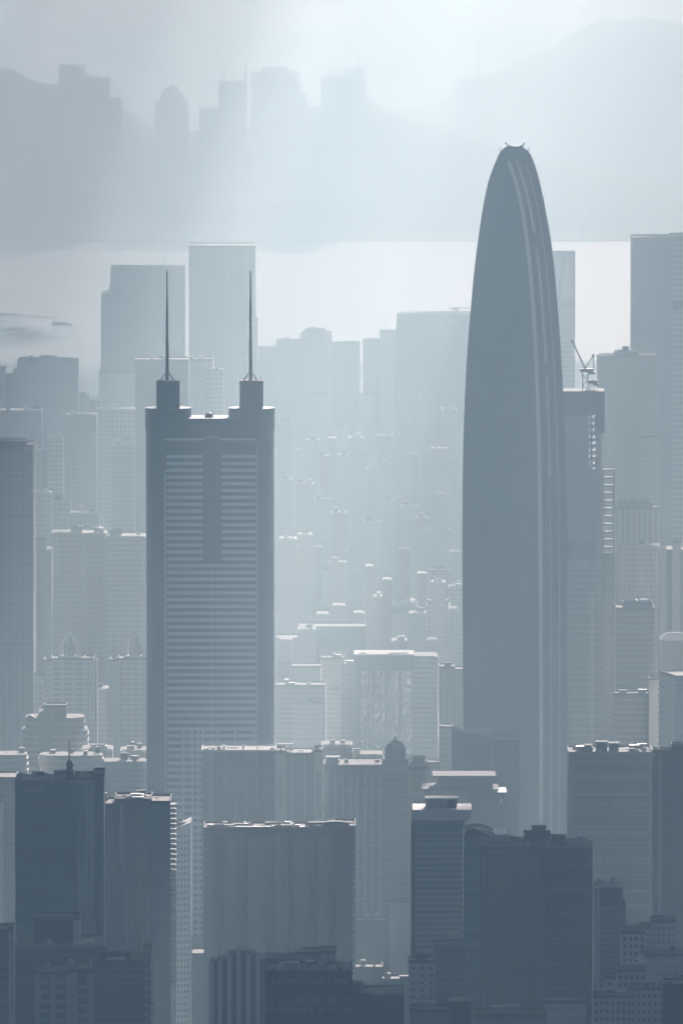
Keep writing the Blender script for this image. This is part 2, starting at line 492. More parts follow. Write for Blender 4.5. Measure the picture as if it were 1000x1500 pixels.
# ------------------------------------------------------------------ the curved tower
def curved_tower():
    D = 5327.0; s = sc(D); Z = lambda r: zrow(r, D)
    cpx = 754.0
    X = lambda px: (px - cpx) * s
    t = thing('skyscraper', 'tallest tower, a smooth bullet shape tapering to a rounded tip', 'skyscraper', (xcol(cpx, 700, D), D, 0))
    SHELL = mat('smooth_shell_glass', (.15, .25, .31), rough=.38, spec=.5, var=.1, scale=.015)
    SIDE = mat('ribbed_shell_glass', (.20, .27, .33), rough=.4, spec=.5, var=.15, scale=.06)
    RIB = mat('steel_rib', (.85, .87, .88), rough=.5, metal=.1, var=.1)
    L = [(214,742),(217,737),(221,733),(226,729.5),(232,727),(240,723.5),(252,719),(265,714.5),(287,709.5),(310,705.5),(350,699.5),(400,693.5),(450,689),(510,684),(580,680.5),(650,678),(760,676.8),(900,677.3),(1070,679),(1400,683)]
    I = [(214,750),(217,747),(221,744),(226,742.5),(232,742),(240,744),(252,748),(265,752.5),(287,758),(310,763),(350,769),(400,774.5),(450,778.5),(510,782),(580,785),(650,787),(760,788.5),(900,790),(1070,791),(1400,791)]
    Rr = [(214,762),(217,767),(221,772),(226,775),(232,777.5),(240,781),(252,784.5),(265,788),(287,793),(310,797.5),(350,804.5),(400,810.5),(450,815),(510,819.5),(580,823.5),(650,826.5),(760,829.5),(900,831),(1070,831.5),(1400,831)]
    def f(tab, r):
        if r <= tab[0][0]: return tab[0][1]
        for k, ((a, ya), (b, yb_)) in enumerate(zip(tab, tab[1:])):
            if a <= r <= b:
                # catmull-rom for a smooth silhouette
                p0 = tab[max(k-1, 0)][1]; p3 = tab[min(k+2, len(tab)-1)][1]
                a0 = tab[max(k-1, 0)][0]; a3 = tab[min(k+2, len(tab)-1)][0]
                m1 = (yb_-p0)/(b-a0) if b != a0 else 0; m2 = (p3-ya)/(a3-a) if a3 != a else 0
                h = b-a; u = (r-a)/h
                return (2*u**3-3*u**2+1)*ya + (u**3-2*u**2+u)*h*m1 + (-2*u**3+3*u**2)*yb_ + (u**3-u**2)*h*m2
        return tab[-1][1]
    rows = [214,215.5,217,219,221,223.5,226,229,232,236,240,246,252,258,265,275,287,298,310,330,350,375,400,425,450,480,510,545,580,615,650,700,760,830,900,980,1070,1200,1340]
    face, side, fr = [], [], []
    def depthk(r):  # how deep the plan is at this height
        w = (f(Rr, r) - f(L, r)) / 154.0
        return w
    def ring(r):
        xl, xi, xr = X(f(L, r)), X(f(I, r)), X(f(Rr, r))
        k = depthk(r)
        z = max(Z(r), 0)
        A = Vector((xl, 7*k)); B = Vector((xi, -9*k)); C = Vector((xr, 6*k)); E = Vector((xr - (xi-xl)*.75, 26*k))
        def bul(p, q, h, n):
            d = q-p; nn = Vector((d.y, -d.x)).normalized()
            return [p + d*(i/n) + nn*h*math.sin(math.pi*i/n) for i in range(n)]
        P = bul(A, B, 1.6*k, 10) + bul(B, C, 1.2*k, 6) + bul(C, E, 1.8*k, 8) + bul(E, A, 1.5*k, 6)
        return [(p.x, p.y, z) for p in P], (A, B, C, E, z)
    rings = [ring(r) for r in rows][::-1]
    k = len(rings[0][0])
    vs_ = [p for rg_, _ in rings for p in rg_]
    ff, sf = [], []
    for a in range(len(rings)-1):
        for i in range(k):
            j = (i+1) % k
            q = (a*k+i, a*k+j, (a+1)*k+j, (a+1)*k+i)
            (sf if 10 <= i < 16 else ff).append(q)
    ff.append(tuple(range((len(rings)-1)*k, len(rings)*k)))
    for nm, fs, m in (('smooth_shell', ff, SHELL), ('ribbed_side', sf, SIDE)):
        me = bpy.data.meshes.new(nm); me.from_pydata(vs_, [], fs); me.materials.append(m)
        bm = bmesh.new(); bm.from_mesh(me)
        bmesh.ops.delete(bm, geom=[v for v in bm.verts if not v.link_faces], context='VERTS')
        bm.to_mesh(me); bm.free()
        for p in me.polygons: p.use_smooth = True
        link(nm, me, t)
    # ribs along the ridge and on the side face, made as strips of real depth
    def rib(u, w, dep, r0, r1, m=RIB, nm='rib', face='side'):
        rr = [r for r in range(int(r0), int(r1), 6)] + [r1]
        secs = []
        for r in rr[::-1]:
            _, (A, B, C, E, z) = ring(r)
            P, Q = (B, C) if face == 'side' else (A, B)
            d = Q - P; nn = Vector((d.y, -d.x)).normalized(); dn = d.normalized()
            c = P + d*u + nn*(1.2*depthk(r)*math.sin(math.pi*min(max(u,0),1)))
            a, b = c - dn*w/2, c + dn*w/2
            secs.append([(p.x, p.y, z) for p in (a - nn*.4, a + nn*dep, b + nn*dep, b - nn*.4)])
        MB().loft(secs).build(nm, m, t)
    rib(0.02, 1.7, .9, 236, 1340)
    rib(.17, .5, .35, 240, 1340, SHELL)
    rib(.33, 1.2, .9, 236, 342); rib(.34, 1.2, .9, 362, 530); rib(.35, 1.1, .8, 548, 700); rib(.35, .5, .4, 706, 1340)
    for u in (.45, .55, .66, .77, .88):
        rib(u, .35, .45, 238, 1340, SIDE if u != .66 else RIB)
    rib(.985, .7, .6, 226, 1340, SIDE)
    # floor lines on the side face
    FLN = mat('floor_joint', (.34, .40, .44))
    for r in list(range(244, 700, 5)):
        _, (A, B, C, E, z) = ring(r)
        d = C - B; nn = Vector((d.y, -d.x)).normalized()
        pts = []
        for u in (.36, .5, .7, .97):
            c = B + d*u + nn*(1.2*depthk(r)*math.sin(math.pi*u))
            pts.append(c)
        m = MB()
        for p, q in zip(pts, pts[1:]):
            m.prism([(p.x - nn.x*.2, p.y - nn.y*.2), (p.x + nn.x*.25, p.y + nn.y*.25), (q.x + nn.x*.25, q.y + nn.y*.25), (q.x - nn.x*.2, q.y - nn.y*.2)][::-1], z, z + .3)
        m.build('floor_line', FLN, t)
    for r in (352, 540, 703):
        _, (A, B, C, E, z) = ring(r)
        MB().loft([[(p[0]*1.004, p[1]-.0+(-.25 if p[1] < 3*depthk(r) else .1), z + dz) for p in ring(r)[0]] for dz in (0, 1.0)]).build('plant_floor', SIDE, t)
    for r in (300, 430, 530, 612, 700, 790, 880, 974, 1046, 1120):
        MB().loft([[(p[0]*1.003, p[1]+(-.2 if p[1] < 3 else .1), ring(r)[1][4] + dz) for p in ring(r)[0]] for dz in (0, .5)]).build('floor_seam', SHELL, t)
    # rooftop crane arms, rim and aerials
    zt = Z(214)
    for sg, x_, tipx in ((-1, 744, 738.5), (1, 763.5, 767.5)):
        m = MB()
        m.bar((X(x_), 1, Z(222)), (X(x_), 1, Z(214)), .7, .5)
        m.bar((X(x_), 1, Z(214.5)), (X(tipx), 0, Z(208.8)), .35, .5)
        m.bar((X(x_), 1, Z(213.5)), (X(x_ - sg*5), 1, Z(215.5)), .5, .3)
        m.bar((X(x_ - sg*5), 1, Z(215.5)), (X(x_ - sg*9), 1, Z(219)), .25, .25)
        m.build('cleaning_crane', METAL, t)
    for px_, r0, r1 in ((731.8, 226, 215.5), (773.3, 226, 215), (776.5, 233, 226)):
        MB().bar((X(px_), 2, Z(r0)), (X(px_), 2, Z(r1)), .22).build('aerial', METAL, t)
    m = MB()
    rimp = [(728, 231), (733, 224), (739, 219), (746, 217), (754, 216.5), (762, 217.5), (769, 221), (776, 229)]
    for (a, ra), (b, rb) in zip(rimp, rimp[1:]):
        m.bar((X(a), -2.5, Z(ra)), (X(b), -2.5, Z(rb)), .55, .55)
    m.build('roof_rail', SIDE, t)
curved_tower()

# ------------------------------------------------------------------ the city, far to near
def crane(label, x, base_row, D, mast_row, jib, counter, r=.5, group=None, loc_y=8):
    s = sc(D); Z = lambda q: zrow(q, D)
    t = thing('tower_crane', label, 'crane', (xcol(x, base_row, D), D + loc_y, Z(base_row)), 0, group)
    P = lambda px, row, y=0: ((px - x)*s, y, Z(row) - Z(base_row))
    w = r*2.2
    m = MB()
    for a in (-1, 1):
        for b in (-1, 1):
            m.bar((a*w, b*w, 0), (a*w, b*w, P(x, mast_row)[2]), r*.32)
    z = 0; hgt = P(x, mast_row)[2]; k = 0
    while z < hgt - w*2:
        sg = 1 if k % 2 else -1
        m.bar((-w*sg, -w, z), (w*sg, -w, z + 2*w), r*.25); m.bar((-w*sg, w, z), (w*sg, w, z + 2*w), r*.25)
        z += 2*w; k += 1
    m.build('lattice_mast', METAL, t)
    m = MB()
    m.box(-w*1.9, w*2.9, -w*1.1, w*1.1, hgt - .6, hgt + 1.6); m.box(w*1.2, w*3.6, -w, w, hgt - 1.8, hgt - .4)
    m.build('slewing_deck', METAL, t)
    a, b = P(x, mast_row), P(*jib)
    m = MB()
    A, B = Vector(a) + Vector((0,0,1.5)), Vector(b)
    n = max(3, int((B - A).length / 3))
    for off in ((0,-.6,.5), (0,.6,.5), (0,0,-.7)):
        m.bar(A + Vector(off)*r*1.6, B + Vector(off)*r*.7, r*.34, r*.26)
    for i in range(n):
        p, q = A.lerp(B, i/n), A.lerp(B, (i+1)/n)
        m.bar(p + Vector((0,-.6,.5))*r*1.4, q + Vector((0,0,-.7))*r*1.2, r*.2)
    m.build('jib', METAL, t)
    MB().lathe([(.2,-1),(1,-.8),(1.1,.6),(.2,1)], seg=8).build('jib_head', METAL, t, b)
    if counter:
        c = P(*counter)
        MB().bar(A, c, r*.5, r*.35).bar(c, (c[0]+.3, 0, hgt), r*.3).build('backstay', METAL, t)
        MB().box(c[0]-.8, c[0]+.8, -.7, .7, c[2]-1, c[2]+1).build('sheave', METAL, t)
    return t

def glyphs(root, D, x0, x1, r0, r1, n, m, y=-.5, seed=1, nm='sign_character'):
    """a row of small block characters, too hazy in the photograph to be read"""
    rr = random.Random(seed); s = sc(D)
    W = (x1 - x0) * s / n; h = zrow(r0, D) - zrow(r1, D); z0 = zrow(r1, D)
    for i in range(n):
        bx = lx(root, x0) + W*i + W*.12; w = W*.72
        g = MB()
        t = min(w, h)*.16
        g.box(bx, bx+t, y-.3, y, z0, z0+h)
        if rr.random() < .7: g.box(bx+w-t, bx+w, y-.3, y, z0, z0+h)
        for q in rr.sample([.0, .42, .84], rr.choice((1, 2, 2))): g.box(bx+t, bx+w-t, y-.3, y, z0+h*q, z0+h*q+t)
        g.build(nm, m, root)

# --- towers on the far shore, silhouettes against the hills
DF = 13000
def far_tower(label, vols, **k):
    return build('far_tower', label, DF + k.pop('dd', 0), vols, 'tower', k.pop('group', 'towers on the far shore'), yb=340, clutter=False, **k)
far_tower('wide flat-topped tower highest on the left far hill, stepping down rightwards in two shoulders', [V(86,125,97,d=40), V(125,160,115,d=40,y=5), V(160,178,146,d=38,y=9)])
far_tower('domed round-shouldered tower alone in the dip of the far skyline', [V(227,276,151,d=60)])
dm = [o for o in bpy.data.objects if o.name.startswith('far_tower') and 'domed' in o['label']][0]
sF = sc(DF)
zz_ = zrow(151, DF)
MB().lathe([(17*sF,0),(17*sF,9*sF),(15.5*sF,14*sF),(12*sF,19*sF),(7*sF,23*sF),(2.5*sF,25*sF),(.6*sF,28*sF)], cy=20, seg=20).build('dome', CONC, dm, (0,0,zz_))
far_tower('low far block just right of the domed tower', [V(292,320,160,d=40)])
far_tower('narrow far tower under a thin crane mast, left of the broad stepped pair', [V(320,361,121,d=45)], spires=((360,124,92,2.0),(328,122,101,1.2)))
far_tower('broad far tower block with a raised flat cap in the middle', [V(368,439,108,d=60), V(384,421,100,d=40,y=10,zb=150), V(439,449,138,d=40,y=5)])
far_tower('low far shoulder block between the two big far towers', [V(452,471,158,d=40)])
far_tower('twin-headed far tower with two thin aerials, rightmost of the big far blocks', [V(470,503,115,d=45), V(503,534,102,d=45,y=4)], spires=((524,104,80,1.4),(487,116,97,1.2)))
far_tower('small square far building beneath the tall thin mast on the right hill slope', [V(667,705,118,d=40)], dd=1400)
mz = zrow(120, 14417)
o = thing('radio_mast', 'tall thin radio mast faint on the far right hill slope', 'mast', (xcol(700, 118, 14417), 14428, mz))
MB().bar((0,0,0),(0,0,zrow(65,14417)-mz), 2.6, 1.2).build('pole', METAL, o)
MB().bar((-9,0,60),(9,0,60), .8).build('crossarm', METAL, o)
# white pointed canopy catching light on the hillside
pz = zrow(327, 12800)
o = thing('peaked_canopy', 'small white peaked canopy on the far hillside right of the bullet tower', 'canopy', (xcol(851, 327, 12800), 12800, 0))
MB().prism([(-1.5,-1),(1.5,-1),(1.5,1),(-1.5,1)], 0, pz).build('mast', METAL, o)
MB().loft([[(-14,-3,pz-2),(-9,-3,pz-2),(-9,3,pz-2),(-14,3,pz-2)],[(-2,-1,pz+16),(1,-1,pz+17),(1,1,pz+17),(-2,1,pz+16)]]).build('fabric', WHITE, o)
MB().loft([[(9,-3,pz-6),(14,-3,pz-6),(14,3,pz-6),(9,3,pz-6)],[(-2,-1.2,pz+17.2),(2,-1.2,pz+18),(2,1.2,pz+18),(-2,1.2,pz+17.2)]]).build('fabric', WHITE, o)

# --- ships and floating booms on the bay
HULL = mat('ship_hull', (.05,.05,.055), rough=.6)
def boat(label, px, row, L, hh, house, name='cargo_ship', cat='ship', group=None, rz=0.0):
    D = H*F/(row - HZ)
    t = thing(name, label, cat, (xcol(px, row, D), D, -1.5), rz, group)
    w = L*.16
    pts = [(-L/2, -w*.8), (L*.36, -w), (L/2, 0), (L*.36, w), (-L/2, w*.8)]
    MB().prism([(x*.93, y*.8) for x, y in pts], -1, hh, [(x, y) for x, y in pts]).build('hull', HULL, t)
    if house:
        MB().box(-L*.46, -L*.22, -w*.6, w*.6, hh, hh + house).box(-L*.42, -L*.28, -w*.5, w*.5, hh + house, hh + house*1.5).build('deckhouse', WHITE if house < 2 else CONC, t)
        MB().bar((-L*.3, 0, hh+house), (-L*.3, 0, hh+house*2.2), .3).build('mast', METAL, t)
        MB().box(-L*.15, L*.32, -w*.6, w*.6, hh, hh + house*.45).build('hatch', HULL, t)
    return t
boat('dark freight barge out on the bay, the largest vessel there', 91.5, 473, 25, 2.6, 2.6)
boat('long low moored raft at the left picture edge, upper of the low lines', 10, 458, 36, 2.0, 0, 'moored_raft', 'raft', 'moored rafts on the bay')
boat('faint thin raft between the upper left raft and the barge', 62, 461.5, 22, 1.2, 0, 'moored_raft', 'raft', 'moored rafts on the bay')
boat('flat raft with a small hut near the left edge of the bay', 17, 480, 36, 1.8, 1.8, 'moored_raft', 'raft', 'moored rafts on the bay')
boat('short slanting raft just below the hut raft', 27, 487, 26, 1.4, 0, 'moored_raft', 'raft', 'moored rafts on the bay', rz=.25)
boat('lowest of the moored rafts, nearest the city', 35, 492, 22, 1.5, 0, 'moored_raft', 'raft', 'moored rafts on the bay')
boat('tiny upright buoy boat right of the low rafts', 51, 486, 5, 1.5, 3.5, 'small_boat', 'boat')
# a bird far out in front of the hills
o = thing('bird', 'tiny dark bird gliding in front of the far hillside', 'bird', at(466, 307, 1500))
MB().loft([[(-.02,-.12,0),(.02,-.12,0),(0,-.12,.03)],[(-.05,.02,-.04),(.05,.02,-.04),(0,.02,.05)],[(-.01,.2,0),(.01,.2,0),(0,.2,.01)]]).build('body', METAL, o)
for sg in (-1, 1):
    MB().loft([[(0,-.06,0),(0,.07,0),(0,0,.02)],[(sg*.28,-.02,.08),(sg*.28,.07,.08),(sg*.28,.02,.095)]]).build('wing', METAL, o)

# --- distant skyline row, about 11 km out
G1 = 'distant towers on the city skyline'
def sky_tower(label, D, vols, **k):
    return build('distant_tower', label, D, vols, 'tower', G1, **k)
pierF = lambda n, w=1.6, m=PALE, pr=.8: (n, w, pr, m)
bandF = lambda st=3.6, h=1.4, m=PALE, pr=.4, : (st, h, pr, m)
sky_tower('faint low tower block directly right of the needle masted tower skyline', 8542, [V(378,406,512,d=30,wall=TAN), V(404,440,500,d=30,y=6,wall=PALE,notch=(2,2))], yb=620)
sky_tower('faint square tower with a capped roof in the middle of the distant skyline', 8434, [V(440,486,489,d=34,wall=PALE,notch=(3,2)), V(446,476,485,d=12,y=10,zb=60)], yb=640)
sky_tower('faint tower right of the capped skyline tower, lower by a storey', 8595, [V(486,527,503,d=30,wall=CONC,notch=(2,2))], yb=620)
sky_tower('slim faint tower past the bright gap in the distant skyline', 8488, [V(531,556,500,d=26,wall=CONC)], yb=620)
sky_tower('faint tower touching the left side of the tall blank far slab', 8381, [V(556,582,487,d=26,wall=PALE)], yb=620)

# --- left far group
build('office_tower', 'far pale stepped tower on the left with a ragged notched roof', 7415, [V(162,270,396,d=50,y=4,wall=CONC,piers=pierF(12,1.6,CONC,1.0)), V(148,180,433,d=40,wall=CONC,piers=pierF(5,1.6,CONC,.8)), V(145,200,546,d=34,y=-8,wall=PALE)], 'office tower', yb=620)
build('office_tower', 'tallest far tower on the left with a roof dipping to the middle', 7146, [V(276.5,322,362,d=44,wall=CONC,piers=pierF(8,1.2,SILV,.7)), V(322,374,362,d=44,wall=CONC,piers=pierF(9,1.2,SILV,.7)), V(302,334,368,d=30,y=-4,wall=CONC,par=False), V(362,377,470,d=30,y=-3,wall=PALE)], 'office tower', yb=620, clutter=False)
crane('small roof crane in the dip of the tallest far left tower', 331, 367, 7146, 364, (340,362), None, r=.5)
build('slab_block', 'plain dark slab behind the left needle mast, topped by a small crane', 6342, [V(198,276,529,d=30,wall=CONC,piers=pierF(8,.8,CONC,.4))], 'office tower', yb=640)
crane('short flat roof crane on the plain dark slab left of the needle mast', 236, 530, 6342, 525, (222,525.5), None, r=.35)
build('apartment_tower', 'pale windowed tower between the two needle masts', 6610, [V(273,312,528,d=24,wall=PALE,bands=bandF(3.4,1.2,WHITE,.4)), V(300,328,543,d=26,y=-5,wall=PALE,wins=(3.4,1.5,6,.55,GLASS))], 'apartment tower', yb=620)
build('office_block', 'broad dark block with a low roof housing at far left', 6878, [V(26,114,531,d=40,wall=CONC,piers=pierF(9,1.2,CONC,.6)), V(57,82,526.5,d=12,y=12,wall=CONC,zb=100), V(20,46,545,d=36,y=-3,wall=CONC)], 'office block', yb=620)
build('apartment_block', 'narrow block cut by the left picture edge below the rafts', 6985, [V(-20,8,542,d=30,wall=PALE), V(8,21,552,d=30,wall=CONC)], 'apartment block', yb=620)
build('apartment_block', 'small two step block right of the broad dark left block', 6932, [V(112,134,583,d=26,wall=PALE,notch=(1,2)), V(132,148,589,d=26,wall=CONC)], 'apartment block', yb=640)
G2 = 'residential towers of the middle distance'
def resi(label, D, x0, x1, top, wall=PALE, st=3.3, n=None, yb=1500, caps=(), rot=0, name='apartment_tower', group=G2, wm=GLASS, **k):
    s = sc(D); w = (x1-x0)*s
    nb = n or max(2, int(w/14))
    vols = [V(x0, x1, top, wall=wall, d=22, notch=None if rot else (nb, 2.2), bands=None, **k)]
    vols[0].pop('bands')
    if rot: vols[0]['wins'] = (st, 1.5, max(3, int(w/5)), .5, wm)
    else: vols[0]['wins'] = (st, 1.5, (2*nb+1)*2, .42, wm)
    for c in caps:
        vols.append(V(c[0], c[1], c[2], d=9, y=6, wall=wall, zb=max(5, zrow(top, D)-1), cl=False))
    return build(name, label, D, vols, 'apartment tower', group, yb=yb, rot=rot)
resi('grey apartment slab low at the far left edge, left of a pale strip tower', 6502, -6, 62, 602, CONC, yb=700)
resi('slim light strip of a tower standing above the roofs left of centre-left gap', 6342, 70, 92, 642, WHITE, yb=780, n=1)
resi('tall dim apartment tower right of the slim light strip', 6556, 95, 142, 608, CONC, yb=780)
resi('dim apartment tower touching the plain dark slab from the left', 6663, 140, 198, 600, PALE, yb=780)
resi('apartment tower with white crown panels beside the plain dark slab', 6288, 164, 197, 652, PALE, yb=790, caps=((182,190,645),))
resi('grey tower standing behind the dark corner tower on the left', 6395, 40, 72, 660, CONC, yb=780)
resi('lower apartment tower in the gap right of the dark corner tower', 6181, 48, 76, 722, PALE, yb=820)
resi('short apartment tower with bright upper windows between two dim left towers', 6207, 78, 104, 735, PALE, yb=820)
resi('low wide apartment block below the white crown tower', 6154, 102, 146, 752, CONC, yb=820)
build('office_tower', 'dark glass corner tower at the left edge with a stepped cap', 5322, [V(-30,48.5,664,d=40,wall=TEAL,piers=(9,.7,.4,CONC),bands=(3.9,.9,.3,CONC)), V(-30,38,650,d=26,y=4,wall=DARKC,zb=180), V(36,48.5,655,d=34,y=2,wall=CONC,zb=180)], 'office tower', yb=960, clutter=False)
build('apartment_tower', 'dim tower beside the dark corner tower, its flat roof level with the gap', 5698, [V(22,76,806,d=26,wall=CONC,notch=(2,2.5),wins=(3.3,1.5,10,.4,GLASS)), V(50,68,793,d=12,y=4,wall=CONC,zb=90)], 'apartment tower', G2, yb=960)
build('apartment_tower', 'wide dim residential cluster immediately left of the needle masted tower', 5805, [V(75,122,781,d=26,wall=TAN,notch=(2,2.5),wins=(3.2,1.5,10,.4,GLASS)), V(120,156,783,d=26,y=5,wall=TAN,notch=(2,2.5),wins=(3.2,1.5,10,.4,GLASS)), V(154,214,786,d=26,y=-3,wall=PALE,notch=(3,2.5),wins=(3.2,1.5,14,.4,GLASS)), V(104,120,776,d=12,y=8,wall=TAN,zb=120), V(161,178,780,d=12,y=8,wall=TAN,zb=120)], 'apartment tower', G2, yb=960)

# --- centre, faint
SOFT = mat('haze_softened_window', (.34, .37, .39))  # far window glass lightened in colour to imitate haze
G3 = 'faint towers of the bright centre'
fc = [
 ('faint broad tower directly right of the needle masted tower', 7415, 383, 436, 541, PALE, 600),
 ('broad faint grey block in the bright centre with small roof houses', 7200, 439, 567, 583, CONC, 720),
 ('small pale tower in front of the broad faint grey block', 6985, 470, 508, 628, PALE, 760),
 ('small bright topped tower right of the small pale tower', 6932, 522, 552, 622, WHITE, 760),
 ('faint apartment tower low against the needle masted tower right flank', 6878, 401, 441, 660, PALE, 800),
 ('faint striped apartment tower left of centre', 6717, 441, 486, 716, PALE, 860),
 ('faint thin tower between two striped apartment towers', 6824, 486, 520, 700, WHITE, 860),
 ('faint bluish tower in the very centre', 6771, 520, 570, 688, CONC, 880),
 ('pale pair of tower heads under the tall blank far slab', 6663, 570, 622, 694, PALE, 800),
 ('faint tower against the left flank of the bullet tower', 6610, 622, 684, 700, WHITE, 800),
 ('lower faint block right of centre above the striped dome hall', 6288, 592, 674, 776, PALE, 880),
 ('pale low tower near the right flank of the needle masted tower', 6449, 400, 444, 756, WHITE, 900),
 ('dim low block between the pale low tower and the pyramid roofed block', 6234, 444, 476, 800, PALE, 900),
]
for lab, D, a, b, tp, w, yb in fc:
    D = round(min(9000, 608 * F / (tp - HZ)))
    s = sc(D)
    caps = ()
    if 'broad faint grey' in lab: caps = ((455,478,577),(524,546,579))
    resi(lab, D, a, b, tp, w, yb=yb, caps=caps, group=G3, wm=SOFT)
rf = random.Random(21)
for row, yb_, n_, zt_ in ((610, 780, 8, 140), (680, 850, 10, 120), (755, 920, 11, 95), (835, 980, 11, 75), (910, 1050, 10, 58)):
    for i in range(n_):
        a_ = 403 + (i + rf.uniform(.05, .35)) * 275 / n_; w_ = rf.uniform(11, 27)
        tp = row + rf.uniform(-42, 38); D_ = (H - zt_) * F / (tp - HZ)
        ri = (610, 680, 755, 835, 910).index(row)
        rl = ('farthest and palest', 'second farthest', 'middle', 'second nearest', 'nearest and clearest')[ri]
        cl = ('first', 'second', 'third', 'fourth', 'fifth', 'sixth', 'seventh', 'eighth', 'ninth', 'tenth', 'eleventh')[i]
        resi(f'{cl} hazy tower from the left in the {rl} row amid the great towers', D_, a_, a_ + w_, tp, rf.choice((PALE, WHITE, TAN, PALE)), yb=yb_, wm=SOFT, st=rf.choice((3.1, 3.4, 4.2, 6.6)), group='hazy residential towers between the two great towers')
t = build('curved_slab_tower', 'tall blank far slab with bulging sides left of the bullet tower', 8300, [V(581,690,461,d=36,wall=CONC,round=8,piers=(2,.6,.1,PALE),cl=False)], 'office tower', yb=700, clutter=False)
MB().box(lx(t,585), lx(t,688), -.6, 34, zrow(461,8300), zrow(459,8300)).build('roof_rim', PALE, t)
MB().loft([[(lx(t,x0_), yy, zrow(r_, 8300)) for x0_, yy in ((a_, 6),(582,6),(582,22),(a_,22))] for a_, r_ in ((583,690),(580,650),(578,600),(578,540),(580,480),(581,470))]).build('side_bulge', CONC, t)
glyphs(t, 8300, 640, 670, 468, 476, 4, WHITE, seed=3)
crane('short flat crane on the roof of the tall blank far slab', 666, 460, 8300, 454, (684,452), (660,451), r=.45)

build('apartment_tower', 'striped block with a small pyramid roof in the bright centre', 7000, [V(472,506,838,d=24,wall=PALE,wins=(3.3,1.5,8,.5,CONC)), V(500,528,828,d=18,y=4,wall=CONC), V(519,546,838,d=24,y=-3,wall=PALE,bands=(3.3,1.3,.5,WHITE)), V(470,482,835,d=10,y=-5,wall=WHITE)], 'apartment tower', G3, yb=930)
build('apartment_tower', 'striped apartment block just left of the bullet tower', 6950, [V(590,630,842,d=24,wall=PALE,notch=(2,2),bands=(3.3,1.3,.4,WHITE)), V(628,658,838,d=24,y=4,wall=CONC,wins=(3.3,1.5,8,.5,GLASS))], 'apartment tower', G3, yb=930)
resi('dim apartment slab squeezed against the bullet tower lower left flank', 6700, 656, 680, 860, PALE, yb=1000, group=G3)
# banded office with a curved top edge and a white slab put in for a glint
t = build('office_block', 'banded office block with thin white sunshades left of the bullet tower', 6650, [V(626,657,882,d=24,wall=CONC,bands=(3.4,.9,1.1,WHITE)), V(610,628,890,d=24,y=3,wall=PALE,piers=(4,.8,.8,WHITE))], 'office block', yb=970)
MB().loft([[(lx(t,601)+i*.0, -8, zrow(880,6650)),(lx(t,601), 12, zrow(878,6650)),(lx(t,613), 12, zrow(881,6650)),(lx(t,613), -8, zrow(883,6650))] if i==0 else [(lx(t,601), -8, zrow(879.4,6650)),(lx(t,601), 12, zrow(877.4,6650)),(lx(t,613), 12, zrow(880.4,6650)),(lx(t,613), -8, zrow(882.4,6650))] for i in (0,1)]).build('canopy', WHITE, t)
# dome roofed hall
D = 6800; t = thing('arched_hall', 'hall with a wide shallow arched roof under the faint centre towers', 'hall', (xcol(580, 890, D), D, 0), 0)
s_ = sc(D)
arc = lambda cx_, w, h, zb_, n=14: [( (cx_ + w*math.cos(math.pi*i/n))*s_, zb_ + h*s_*math.sin(math.pi*i/n)) for i in range(n+1)]
for cx_, w, nm in ((-18, 27, 'arched_roof'), (20, 24, 'arched_roof')):
    p = arc(cx_, w, 17, zrow(900, D))
    MB().loft([[(x, y, z) for x, z in p] for y in (0, 34)][::1]).build(nm, CONC, t)
MB().box(-46*s_, 46*s_, 0, 34, 0, zrow(900, D)).build('wall', PALE, t)
for i in range(12):
    x = -44*s_ + i*8*s_
    MB().box(x, x+.9, -1.0, 0, 0, zrow(902, D)).build('column', WHITE, t)
# second arched hall further left
D = 6900; t = thing('arched_hall', 'grey arched hall roof left of the wider arched hall', 'hall', (xcol(455, 885, D), D, 0), 0)
s_ = sc(D)
MB().loft([[(x, y, z) for x, z in arc(6, 34, 22, zrow(905, D))] for y in (0, 30)]).build('arched_roof', CONC, t)
MB().box(-50*s_, 45*s_, 0, 30, 0, zrow(905, D)).build('wall', PALE, t)
for i in range(9):
    x = -46*s_ + i*10*s_
    MB().box(x, x+.9, -.9, 0, 0, zrow(908, D)).build('column', CONC, t)
t = build('sign_topped_block', 'flat grey rectangular block with a row of pale characters under its blank upper wall', 6450, [V(438,535,920,d=30,wall=DARKC,cl=False), V(405,440,938,d=30,y=6,wall=PALE,cl=False)], 'office block', yb=1010, clutter=False)
glyphs(t, 6450, 468, 510, 951, 959, 5, WHITE, seed=8)
t = build('office_block', 'pale block with a round dark emblem on a white square panel', 6100, [V(403,470,978,d=24,wall=PALE,bands=(3.4,1.0,.4,WHITE)), V(404,428,972,d=10,y=-4,wall=WHITE,zb=40,cl=False)], 'office block', yb=1030, clutter=False)
em = MB().bar((0,-4.9,0),(0,-4.0,0), 3.9, 3.9, 20).build('emblem', CONC, t, (lx(t,415.5), 0, zrow(984,6100)))
MB().bar((0,-5.2,0),(0,-4.9,0), 2.2, 2.2, 20).build('emblem_centre', PALE, em)
build('office_block', 'low grey banded block under the round emblem', 6000, [V(403,477,1006,d=26,wall=CONC,bands=(3.3,1.2,.4,PALE)), V(430,471,1028,d=18,y=-8,wall=PALE,bands=(3.3,1.3,.5,WHITE))], 'office block', yb=1120)
build('office_block', 'light striped block between the emblem block and the portal framed block', 6150, [V(470,504,966,d=24,wall=PALE,bands=(3.3,1.2,.4,WHITE)), V(500,524,975,d=24,y=-2,wall=CONC,wins=(3.3,1.5,4,.5,GLASS)), V(478,498,1010,d=14,y=-6,wall=WHITE,wins=(3.3,1.5,5,.45,GLASS))], 'office block', yb=1120)
